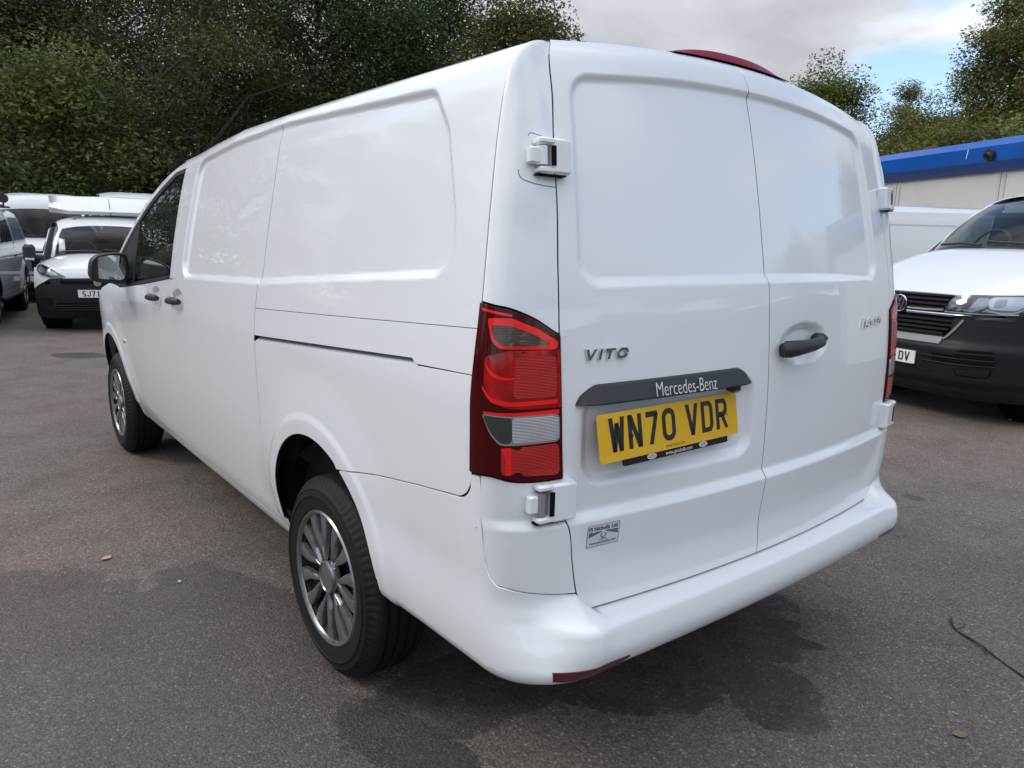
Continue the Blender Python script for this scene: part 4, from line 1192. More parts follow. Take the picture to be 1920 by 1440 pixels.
def place_wheel(parts, x, y, z, spin, flip, steer=0.):
    root = bpy.data.objects.new('wheel', None); COL.objects.link(root); root.parent = van; root.matrix_parent_inverse = PINV
    root.location = (x, y, z); root.rotation_euler = (spin, 0, (math.pi if flip else 0)+steer); root.rotation_mode = 'XYZ'
    for o in parts: o.parent = root
    return root
WP = make_wheel()
place_wheel(WP, WX, 1.10, .333, R(8), False)
def dup(parts):
    out = []
    for o in parts:
        c = o.copy(); COL.objects.link(c); out.append(c)
    return out
place_wheel(dup(WP), WX, 4.30, .333, R(31), False)
place_wheel(dup(WP), -WX, 1.10, .333, R(50), True)
place_wheel(dup(WP), -WX, 4.30, .333, R(20), True)
# wheel arch liners
for yc_, r_, zc in ((1.125, .40, .425), (4.31, .40, .41)):
    for sgn in (-1, 1):
        th = np.linspace(-.13, math.pi+.13, 40); V = []; F = []
        for t_ in th:
            for x_ in (-.885, -.60): V.append((sgn*-x_ if sgn > 0 else x_, yc_+r_*math.cos(t_), zc+r_*math.sin(t_)))
        F = [(2*i, 2*i+1, 2*i+3, 2*i+2) for i in range(len(th)-1)]
        V += [(sgn*.60, yc_+r_*math.cos(t_), zc+r_*math.sin(t_)) for t_ in th]
        F.append(tuple(range(2*len(th), 3*len(th))))
        vchild(MB().add(V, F).build('arch_liner', 'black', None))

# ------------------------------------------------------------------ ground
def gz(x, y):
    return 0.07*sm(np.asarray(x, float)-.35*np.asarray(y, float)*0, 2.6, 5.6)+0*np.asarray(y, float)
def asphalt():
    m = principled('asphalt', (.15, .14, .133), .8, spec=.35)
    N, L, b = nodes(m)
    tc = N.new('ShaderNodeTexCoord'); P = tc.outputs['Object']
    def noise(scale, detail=4, rough=.5, vec=P, dist=0.):
        n = N.new('ShaderNodeTexNoise'); n.inputs['Scale'].default_value = scale; n.inputs['Detail'].default_value = detail; n.inputs['Roughness'].default_value = rough; n.inputs['Distortion'].default_value = dist
        L.new(vec, n.inputs['Vector']); return n
    def mth(op, a, b_=None, c=None, clamp=False):
        q = N.new('ShaderNodeMath'); q.operation = op; q.use_clamp = clamp
        for i, v in enumerate((a, b_, c)):
            if v is None: continue
            if isinstance(v, (int, float)): q.inputs[i].default_value = v
            else: L.new(v, q.inputs[i])
        return q.outputs[0]
    def mr(v, a, b_, c=0., d=1., smooth=True):
        q = N.new('ShaderNodeMapRange'); q.interpolation_type = 'SMOOTHSTEP' if smooth else 'LINEAR'
        L.new(v, q.inputs['Value'])
        for i, k in zip(('From Min', 'From Max', 'To Min', 'To Max'), (a, b_, c, d)): q.inputs[i].default_value = k
        return q.outputs[0]
    def ramp(v, stops):
        r = N.new('ShaderNodeValToRGB'); r.color_ramp.elements[0].position = stops[0][0]; r.color_ramp.elements[0].color = (*stops[0][1], 1)
        r.color_ramp.elements[1].position = stops[-1][0]; r.color_ramp.elements[1].color = (*stops[-1][1], 1)
        for p, c in stops[1:-1]: r.color_ramp.elements.new(p).color = (*c, 1)
        L.new(v, r.inputs[0]); return r.outputs[0]
    def mix(f, a, b_, mode='MIX'):
        q = N.new('ShaderNodeMix'); q.data_type = 'RGBA'; q.blend_type = mode
        if isinstance(f, (int, float)): q.inputs[0].default_value = f
        else: L.new(f, q.inputs[0])
        for i, v in ((6, a), (7, b_)):
            if isinstance(v, tuple): q.inputs[i].default_value = (*v, 1)
            else: L.new(v, q.inputs[i])
        return q.outputs[2]
    # chippings
    vo = N.new('ShaderNodeTexVoronoi'); vo.inputs['Scale'].default_value = 135; vo.inputs['Randomness'].default_value = 1; L.new(P, vo.inputs['Vector'])
    vo2 = N.new('ShaderNodeTexVoronoi'); vo2.inputs['Scale'].default_value = 300; L.new(P, vo2.inputs['Vector'])
    sepc = N.new('ShaderNodeSeparateColor'); L.new(vo.outputs['Color'], sepc.inputs[0])
    sepc2 = N.new('ShaderNodeSeparateColor'); L.new(vo2.outputs['Color'], sepc2.inputs[0])
    stone = ramp(sepc.outputs[0], [(0, (.112, .101, .095)), (.35, (.152, .137, .128)), (.75, (.171, .155, .145)), (.95, (.195, .178, .167)), (1, (.33, .315, .30))])
    stone2 = ramp(sepc2.outputs[1], [(0, (.84, .84, .84)), (.8, (1.03, 1.03, 1.03)), (1., (1.22, 1.20, 1.18))])
    c = mix(1., stone, stone2, 'MULTIPLY')
    edge = mr(vo.outputs['Distance'], .25, .75, 1.0, .62)
    c = mix(1., c, mix(0., edge, edge), 'MULTIPLY')
    # broad wear: pinkish and grey areas, brushed dust
    n1 = noise(.55, 5, .55); tint = ramp(n1.outputs[0], [(.3, (1.17, 1.01, .93)), (.5, (1.10, 1.03, .97)), (.72, (1.0, 1.0, .95))])
    c = mix(1., c, tint, 'MULTIPLY')
    n2 = noise(2.4, 7, .62); c = mix(1., c, ramp(n2.outputs[0], [(.28, (.80, .80, .80)), (.5, (1, 1, 1)), (.75, (1.16, 1.15, 1.13))]), 'MULTIPLY')
    # damp patches left of the van and under its tail
    sep = N.new('ShaderNodeSeparateXYZ'); L.new(P, sep.inputs[0]); X, Y = sep.outputs[0], sep.outputs[1]
    nw = noise(1.9, 8, .60, dist=.2); wob = mth('MULTIPLY', mth('SUBTRACT', nw.outputs[0], .5), .9)
    nw2 = noise(7, 7, .66); wob2 = mth('ADD', wob, mth('MULTIPLY', mth('SUBTRACT', nw2.outputs[0], .5), .55))
    def blob(cx, cy, rx, ry, rot, k=1.0):
        ca, sa = math.cos(rot), math.sin(rot)
        dx = mth('SUBTRACT', X, cx); dy = mth('SUBTRACT', Y, cy)
        u = mth('DIVIDE', mth('ADD', mth('MULTIPLY', dx, ca), mth('MULTIPLY', dy, sa)), rx)
        v = mth('DIVIDE', mth('SUBTRACT', mth('MULTIPLY', dy, ca), mth('MULTIPLY', dx, sa)), ry)
        d = mth('SQRT', mth('ADD', mth('MULTIPLY', u, u), mth('MULTIPLY', v, v)))
        return mth('SUBTRACT', 1.0, mth('ADD', d, mth('MULTIPLY', wob2, k)))
    b1 = mth('MAXIMUM', blob(-1.62, 1.30, .62, 1.45, .28, .9), blob(-1.05, 1.72, .22, .55, .2, 1.2))
    b2 = mth('MAXIMUM', mth('MAXIMUM', blob(.15, .52, .60, .34, -.1, 1.1), blob(.17, .16, .15, .30, -.35, 1.3)), blob(-.55, .72, .55, .22, 0, 1.2))
    b3 = mth('MAXIMUM', blob(-.50, 8.95, .38, .22, -.7, .9), mth('MAXIMUM', blob(.50, .28, .05, .14, .5, .8), blob(-.93, .62, .12, .30, .3, 1.2)))
    damp1 = mr(b1, -.02, .05); damp2 = mth('MULTIPLY', mr(b2, -.015, .05), mr(nw2.outputs[0], .30, .62, 1.0, .62)); damp3 = mr(b3, 0, .08)
    damp = mth('MAXIMUM', mth('MULTIPLY', damp1, .50), mth('MAXIMUM', damp2, mth('MULTIPLY', damp3, .9)), clamp=True)
    c = mix(mth('MULTIPLY', damp, .74), c, (.022, .021, .0205))
    # small dark oil spots
    vs = N.new('ShaderNodeTexVoronoi'); vs.inputs['Scale'].default_value = 1.1; L.new(P, vs.inputs['Vector'])
    spot = mr(mth('ADD', vs.outputs['Distance'], mth('MULTIPLY', wob2, .25)), .03, .075, .45, 0.)
    c = mix(spot, c, (.04, .038, .036))
    L.new(c, b.inputs['Base Color'])
    rgh = mth('SUBTRACT', mr(n2.outputs[0], .3, .7, .92, .74), mth('MULTIPLY', damp1, .30)); L.new(mth('SUBTRACT', rgh, mth('MULTIPLY', damp2, .1)), b.inputs['Roughness'])
    # relief
    hgt = mth('ADD', mth('MULTIPLY', mr(vo.outputs['Distance'], .0, .8, 1., 0.), mth('ADD', .45, mth('MULTIPLY', sepc.outputs[1], .8))), mth('MULTIPLY', vo2.outputs['Distance'], -.35))
    bp = N.new('ShaderNodeBump'); bp.inputs['Strength'].default_value = .6; bp.inputs['Distance'].default_value = .0032; L.new(hgt, bp.inputs['Height'])
    n3 = noise(3.5, 3); bp2 = N.new('ShaderNodeBump'); bp2.inputs['Strength'].default_value = .25; bp2.inputs['Distance'].default_value = .03; L.new(n3.outputs[0], bp2.inputs['Height']); L.new(bp2.outputs[0], bp.inputs['Normal'])
    L.new(bp.outputs[0], b.inputs['Normal'])
    return m
gx = np.concatenate([[-400, -120, -40], np.linspace(-12, 2.4, 8), np.linspace(2.6, 5.6, 14), [7, 12, 30, 90, 400]])
gy = np.array([-400, -100, -30, -8, 0, 6, 12, 20, 40, 120, 400.])
GX, GY = np.meshgrid(gx, gy)
ground = mesh_obj('ground', np.stack([GX, GY, gz(GX, GY)], -1).reshape(-1, 3), grid_faces(len(gy), len(gx)), asphalt(), None, True)
tag(ground, kind='structure')
# wooded bank behind the yard
bank_m = add_noise(principled('bank_soil', (.022, .028, .014), .95), .6, amt_col=.5, detail=8)
def bank():
    th = np.linspace(-150, 210, 140); rad = np.array([0, 4, 9, 16, 40, 160.]); hz_ = np.array([-.3, 1.2, 2.6, 3.4, 4.0, 4.5])
    V = []
    for i, t in enumerate(th):
        a = R(t); base = 33+2.5*math.sin(t*.11)+1.5*math.sin(t*.043+1)
        if 40 < t < 110: base += 3
        for r_, h_ in zip(rad, hz_): V.append((-1.9+math.sin(a)*(base+r_), -1+math.cos(a)*(base+r_), h_*(1+.2*math.sin(t*.2+r_)) if h_ > 0 else h_))
    return mesh_obj('bank', V, grid_faces(len(th), len(rad)), bank_m, None)
tag(bank(), kind='structure')

# ------------------------------------------------------------------ trees
def leaf_mat(name, c0, c1, c2):
    m = bpy.data.materials.new(name); m.use_nodes = True; N = m.node_tree.nodes; L = m.node_tree.links; N.clear()
    o = N.new('ShaderNodeOutputMaterial'); d = N.new('ShaderNodeBsdfPrincipled'); t = N.new('ShaderNodeBsdfTranslucent'); mx = N.new('ShaderNodeMixShader')
    g = N.new('ShaderNodeNewGeometry'); r = N.new('ShaderNodeValToRGB'); oi = N.new('ShaderNodeObjectInfo')
    tc = N.new('ShaderNodeTexCoord'); n = N.new('ShaderNodeTexNoise'); n.inputs['Scale'].default_value = .55; n.inputs['Detail'].default_value = 3; L.new(tc.outputs['Object'], n.inputs['Vector'])
    a = N.new('ShaderNodeMath'); a.operation = 'MULTIPLY_ADD'; a.inputs[1].default_value = .45; L.new(g.outputs['Random Per Island'], a.inputs[0])
    b = N.new('ShaderNodeMath'); b.operation = 'MULTIPLY_ADD'; b.inputs[1].default_value = 2.0; b.inputs[2].default_value = -.75; L.new(n.outputs[0], b.inputs[0]); L.new(b.outputs[0], a.inputs[2])
    e = r.color_ramp.elements; e[0].position = .05; e[0].color = (*c0, 1); e[1].position = .95; e[1].color = (*c2, 1); e.new(.5).color = (*c1, 1)
    L.new(a.outputs[0], r.inputs[0])
    hs = N.new('ShaderNodeHueSaturation'); L.new(r.outputs[0], hs.inputs['Color'])
    k = N.new('ShaderNodeMapRange'); k.inputs['To Min'].default_value = .75; k.inputs['To Max'].default_value = 1.25; L.new(oi.outputs['Random'], k.inputs['Value']); L.new(k.outputs[0], hs.inputs['Value'])
    k2 = N.new('ShaderNodeMapRange'); k2.inputs['To Min'].default_value = .485; k2.inputs['To Max'].default_value = .512; L.new(oi.outputs['Random'], k2.inputs['Value']); L.new(k2.outputs[0], hs.inputs['Hue'])
    L.new(hs.outputs[0], d.inputs['Base Color']); d.inputs['Roughness'].default_value = .55; d.inputs['Specular IOR Level'].default_value = .35
    L.new(hs.outputs[0], t.inputs[0]); mx.inputs[0].default_value = .28
    L.new(d.outputs[0], mx.inputs[1]); L.new(t.outputs[0], mx.inputs[2]); L.new(mx.outputs[0], o.inputs[0])
    return m
MAT['leaf_dark'] = leaf_mat('leaves_dark', (.018, .032, .011), (.046, .072, .021), (.095, .122, .036))
MAT['leaf_mid'] = leaf_mat('leaves_mid', (.035, .046, .014), (.075, .088, .026), (.15, .15, .042))
MAT['leaf_olive'] = leaf_mat('leaves_olive', (.050, .060, .015), (.12, .128, .032), (.24, .225, .052))
MAT['leaf_yellow'] = leaf_mat('leaves_yellow', (.050, .084, .020), (.115, .160, .038), (.23, .27, .062))
MAT['leaf_brown'] = leaf_mat('leaves_brown', (.045, .038, .018), (.10, .072, .032), (.16, .105, .045))
MAT['bark'] = add_noise(principled('bark', (.055, .047, .040), .9), 9, amt_col=.45, bump=.6, bump_dist=.03, detail=8)

def tree_meshes(seed, height, rad, base, clumps, per, leaf, trunk_r, shape=1.0, airy=.62, mat='leaf_dark', stems=1):
    g = np.random.default_rng(seed)
    cen = []
    zc = (height+base)/2; hz_ = (height-base)/2
    while len(cen) < clumps:
        p = g.uniform(-1, 1, 3); r_ = np.linalg.norm(p)
        if r_ > 1 or r_ < .28: continue
        zf = (p[2]+1)/2; wid = (1-.55*max(0, zf-.45)/.55) if shape > .5 else (1-.85*zf)
        k = .80+.35*math.sin(3*math.atan2(p[1], p[0])+seed)*.5
        cen.append((p[0]*rad*wid*k, p[1]*rad*wid*k, zc+p[2]*hz_*.93))
    cen = np.array(cen)
    n = clumps*per
    ci = np.repeat(np.arange(clumps), per)
    sig = g.uniform(.6, 1.25, clumps)[ci]*airy
    off = g.normal(0, 1, (n, 3)); rr_ = np.linalg.norm(off, axis=1, keepdims=True); off = off/rr_*np.minimum(rr_, 1.9+.25*g.random((n, 1)))*sig[:, None]*np.array([1, 1, .62]); 
    P = cen[ci]+off
    P[:, 2] = np.maximum(P[:, 2], base*.5+.1)
    d1 = norm(g.normal(0, 1, (n, 3))*np.array([1, 1, .55])); d2 = norm(np.cross(d1, g.normal(0, 1, (n, 3))))
    L1 = leaf*g.uniform(.6, 1.35, n)[:, None]; L2 = L1*g.uniform(.34, .55, n)[:, None]
    V = np.stack([P-d1*L1*.5, P+d2*L2*.5-d1*L1*.05, P+d1*L1*.5, P-d2*L2*.5-d1*L1*.05], 1).reshape(-1, 3)
    F = np.arange(n*4).reshape(n, 4)
    crown = mesh_obj('crown', V, F, mat, None, False)
    m = MB()
    for s_ in range(stems):
        lean = g.normal(0, .12, 2)*height*(.5 if stems > 1 else .25); b0 = g.normal(0, .25, 2) if stems > 1 else np.zeros(2)
        zs = np.linspace(-.2, height*.84, 9); pts = [Vector((b0[0]+lean[0]*(z/height)**1.3+g.normal(0, .06), b0[1]+lean[1]*(z/height)**1.3+g.normal(0, .06), z)) for z in zs]
        m.tube(pts, [trunk_r*(1.25 if i == 0 else 1)*(1-.88*i/8) for i in range(9)], 7)
        idx_ = g.choice(clumps, min(clumps, 24//stems+4), replace=False)
        for c_ in cen[idx_]:
            zb = max(base*.6, min(height*.78, c_[2]-np.hypot(c_[0], c_[1])*.75)); f = (zb+.2)/(height*.84+.2)*8; i0 = int(min(7, max(0, f))); p0 = pts[i0].lerp(pts[i0+1], min(1, max(0, f-i0)))
            c_ = Vector(c_); mid_ = p0.lerp(c_, .5)+Vector((0, 0, .12*(c_-p0).length))+Vector(g.normal(0, .15, 3)); r0_ = trunk_r*(.42*(1-.6*f/8)+.06)
            m.tube([p0, p0.lerp(mid_, .55), mid_, mid_.lerp(c_, .6), c_], [r0_, r0_*.75, r0_*.5, r0_*.32, .012], 5, cap=False)
    trunk = m.build('trunk', 'bark', None, True, 60)
    return trunk, crown
def plant(name, meshes, x, y, z, rz, s, label, cat, group=None, first=False):
    root = empty(name, (x, y, z), rz, label, cat, group); root.scale = (s, s, s)
    for o in meshes:
        c = o if o.parent is None and first else o.copy()
        if c is not o: COL.objects.link(c)
        c.parent = root
    return root
CX, CY = -1.8916, -1.0231
def polar(u, depth):
    """ground point that appears in image column u (1920 wide) at this distance along the view"""
    a = YAW; f2 = np.array([math.sin(a), math.cos(a)]); r2 = np.array([math.cos(a), -math.sin(a)])
    p = np.array([CX, CY])+depth*(f2+r2*(u-960)/1371/math.cos(PITCH)); return float(p[0]), float(p[1])
K = {}
K['big'] = tree_meshes(11, 15, 4.6, 2.2, 130, 300, .135, .26, mat='leaf_dark')
K['tall'] = tree_meshes(23, 17, 3.9, 2.6, 130, 300, .13, .24, mat='leaf_dark')
K['open'] = tree_meshes(37, 14.5, 5.0, 2.6, 90, 300, .13, .20, airy=.70, mat='leaf_mid', stems=3)
K['bush'] = tree_meshes(41, 6.6, 2.9, .3, 70, 340, .145, .10, airy=.72, mat='leaf_yellow', stems=3)
K['oak'] = tree_meshes(53, 12.5, 2.6, 2.6, 105, 270, .13, .20, airy=.45, mat='leaf_olive')
K['round'] = tree_meshes(67, 9.5, 3.1, 1.2, 120, 270, .13, .17, airy=.5, mat='leaf_olive')
K['shrub'] = tree_meshes(71, 5.6, 3.3, .2, 105, 270, .125, .08, airy=.55, mat='leaf_olive', stems=3)
K['thicket'] = tree_meshes(73, 5.6, 3.3, .2, 100, 260, .14, .08, airy=.6, mat='leaf_dark', stems=3)
K['brown'] = tree_meshes(79, 7.0, 3.0, .4, 75, 260, .11, .09, airy=.55, mat='leaf_brown', stems=3)
used = set()
def T(kind, u, d, label, s=1., rz=None, name=None, cat='tree', group=None, dz=0., xy=None):
    x, y = xy if xy else polar(u, d)
    rz = random.uniform(0, 6.28) if rz is None else rz
    first = kind not in used; used.add(kind)
    nm = name or {'bush': 'bush', 'shrub': 'shrub', 'brown': 'shrub'}.get(kind, 'broadleaf_tree')
    z = dz
    return plant(nm, K[kind], x, y, z, rz, s, label, cat, group, first)
GL_ = 'dark trees along the left edge of the yard'
T('big', -60, 27, 'dark leafy tree at the far left edge behind the white pickup', 1.05, group=GL_)
T('tall', 95, 31, 'tall dark tree rising behind the bright yellow-green bush', 1.0, group=GL_)
T('bush', 135, 22, 'bright yellow-green bush at left above the white dropside truck', 1.05, cat='bush')
T('big', 260, 33, 'dark tree between the bright bush and the forked pale-stemmed tree', 1.1, group=GL_)
T('open', 365, 25, 'open tree with pale forked stems above the front cab roof of the van', 1.0, group=GL_)
T('tall', 500, 32, 'tall dark tree just right of the forked pale-stemmed tree', 1.05, group=GL_)
T('big', 625, 30, 'broad dark tree above the middle of the van roof', 1.0, group=GL_)
T('tall', 760, 31, 'dark tree above the rear half of the van roof', .98, group=GL_)
T('big', 835, 33, 'dark tree whose crown ends in a gap of grey sky above the van', .98, group=GL_)
T('round', 955, 27, 'dark tree with ragged edge against grey sky above the left rear corner of the van', 1.12, group=GL_)
T('big', 170, 41, 'deepest tree of the left wood seen through gaps behind the bush', 1.15, group=GL_)
T('tall', 420, 42, 'deepest tree seen through gaps of the forked pale-stemmed tree', 1.15, group=GL_)
T('big', 690, 43, 'deepest tree seen through gaps above the van roof', 1.15, group=GL_)
for u, d, s, lab in ((-40, 24, .9, 'dark shrub at the far left behind the white pickup'), (300, 27, .95, 'dark shrub below the forked tree behind the white dropside truck'), (480, 28, 1.0, 'dark shrub behind the van bonnet and windscreen'), (640, 30, 1.0, 'dark shrub hidden low behind the van roof'), (60, 30, 1.0, 'dark shrub low behind the large white van at left')):
    T('thicket', u, d, lab, s, group='shrubs under the left trees', cat='shrub', name='shrub')
for u, d, s, lab in ((20, 39, 1.9, 'dark wood edge low behind the far left trees'), (230, 42, 1.9, 'dark wood edge low behind the bright bush'), (430, 41, 1.95, 'dark wood edge low behind the forked pale-stemmed tree'), (600, 42, 2.0, 'dark wood edge low behind the middle of the van roof'), (790, 42, 2.0, 'dark wood edge low behind the rear of the van roof')):
    T('thicket', u, d, lab, s, group='wood edge behind the left trees', cat='thicket', name='thicket')
GR_ = 'trees behind the blue-edged cabin'
T('round', 1497, 40, 'open rounded tree above the red roof lamp of the van', 1.22, group=GR_)
T('oak', 1640, 42, 'narrow tree left of the blue gap in the sky', .88, group=GR_)
T('oak', 1790, 34, 'tall oak with airy crown left of the tallest oak at right', 1.05, group=GR_)
T('oak', 1850, 32, 'tallest oak against the sky at upper right', 1.18, group=GR_)
T('oak', 1925, 30, 'tall oak cut by the right edge of the photo', 1.15, group=GR_)
T('brown', 1585, 41, 'brownish shrub between the rounded tree and the narrow tree', 1.0, cat='shrub')
T('brown', 1715, 38, 'brown autumn shrub under the blue gap in the sky', 1.12, cat='shrub')
T('shrub', 1690, 30, 'olive shrub bank just above the left end of the blue fascia', 1.15, cat='shrub')
T('shrub', 1790, 29, 'olive green shrub above the middle of the blue fascia', 1.2, cat='shrub')
T('shrub', 1850, 33, 'dark green shrub at the foot of the tall oaks', 1.3, cat='shrub')
T('bush', 1945, 22, 'yellow-green bush above the blue fascia at the right edge', .92, cat='bush')
T('shrub', 2060, 24, 'shrub beyond the right edge behind the cabin', 1.1, cat='shrub')
T('shrub', 1600, 33, 'shrub low behind the right rear corner of the van roof', 1.1, cat='shrub')
T('round', 1675, 37, 'bushy green tree rising over the left end of the cabin', .95, group=GR_)
T('round', 1760, 36, 'bushy green tree over the middle of the cabin below the brown shrub', .92, group=GR_)
T('round', 1840, 35, 'bushy green tree low between the two tall oaks', .88, group=GR_)
T('round', 1905, 31, 'bushy green tree low at the right edge above the fascia', .82, group=GR_)
T('shrub', 1745, 27, 'olive shrub touching the top of the blue fascia at its middle', 1.1, cat='shrub')
T('shrub', 1895, 25, 'olive shrub touching the top of the blue fascia near the round camera', .95, cat='shrub')
# trees round the rest of the yard: they show as reflections in the doors and flank
GB = 'trees behind the viewer reflected in the paint'
for kd, xy, s in (('round', (21.5, -.9), .92), ('round', (20.8, -3.4), .84), ('round', (18.5, -8.8), .62), ('tall', (-21, 3), .6), ('big', (-22, 10), .7), ('big', (-23, -6), .6), ('big', (-17, 18), .8), ('round', (-21.5, -1), .8), ('tall', (-14, 24), .95), ('big', (-8.5, 27), 1.), ('round', (-12.5, 21), .95), ('tall', (-6, 31), 1.),
                  ('shrub', (-5.5, 23), .8), ('shrub', (-9, 22), .8), ('shrub', (-13, 19), .8), ('shrub', (-17, 14), .8)):
    T(kd, 0, 0, 'tree standing round the yard behind the viewer, reflected in the white paint', s, xy=xy, group=GB)

# ------------------------------------------------------------------ loose things on the asphalt
def twig():
    pts = [(1.198, -.034), (1.150, -.045), (1.105, -.085), (1.075, -.14), (1.04, -.20), (1.0, -.275), (.93, -.385)]
    m = MB(); m.tube([Vector((x, y, .006+.006*math.sin(i*2.1))) for i, (x, y) in enumerate(pts)], [.0035, .004, .0042, .0042, .004, .0036, .003], 6)
    m.tube([Vector((1.105, -.085, .007)), Vector((1.125, -.10, .016)), Vector((1.15, -.098, .02))], .0022, 5)
    m.tube([Vector((1.03, -.215, .007)), Vector((1.015, -.205, .012)), Vector((.985, -.23, .012))], .002, 5)
    return m.build('twig', 'bark', None, True, 60)
tag(twig(), 'thin dark twig lying on the asphalt at the lower right', 'twig')
def leaf_obj(x, y, s, rz, col, lab, cat='leaf'):
    V = []; 
    for i in range(7):
        t = i/6; w = .32*math.sin(math.pi*min(1, t*1.0+.02))**.8
        for k in (-1, 0, 1): V.append(((t-.5)*s, k*w*s, .004+.12*s*abs(k)*.5+.10*s*(t-.5)**2))
    F = [(i*3+k, i*3+k+1, (i+1)*3+k+1, (i+1)*3+k) for i in range(6) for k in range(2)]
    m = MB().add(V, F); b0 = len(V)
    m.tube([Vector((-.5*s, 0, .006)), Vector((-.75*s, .04*s, .008))], .03*s, 5)
    o = m.build('fallen_leaf', principled('dead_leaf', col, .7), None, True, 60); o.location = (x, y, float(gz(x, y))); o.rotation_euler = (0, 0, rz); return tag(o, lab, cat)
leaf_obj(-1.366, 2.486, .055, .6, (.42, .26, .17), 'small tan fallen leaf on the damp asphalt at left')
leaf_obj(.427, -.348, .050, -.7, (.20, .15, .10), 'small brown fallen leaf near the lower right corner')
leaf_obj(-1.17, 2.06, .028, 1.5, (.35, .32, .29), 'tiny pale leaf on the damp asphalt left of the rear wheel')
def pebble(x, y, s, sd):
    g = np.random.default_rng(sd); m = MB(); V = []; 
    for zi, rr in ((0, .8), (.35, 1), (.7, .7)):
        for k in range(7): a = 2*math.pi*k/7; q_ = rr*g.uniform(.8, 1.15); V.append((s*q_*math.cos(a), s*q_*.8*math.sin(a), s*zi))
    F = [(i*7+k, i*7+(k+1) % 7, (i+1)*7+(k+1) % 7, (i+1)*7+k) for i in range(2) for k in range(7)]+[tuple(range(14, 21))]
    o = m.add(V, F).build('pebble', 'stone', None, True, 40); o.location = (x, y, float(gz(x, y))); o.rotation_euler = (0, 0, sd); return o
MAT['stone'] = principled('pebble_stone', (.34, .33, .31), .8)
for i, (x, y, s) in enumerate([(5.25, 1.05, .014), (4.9, .8, .012), (5.7, .95, .013), (3.2, 1.3, .010), (2.6, .4, .008), (-1.5, 3.2, .008), (1.6, .3, .006)]):
    tag(pebble(x, y, s, i+1), 'small pale pebble lying loose on the asphalt', 'pebble', 'loose pebbles on the asphalt')

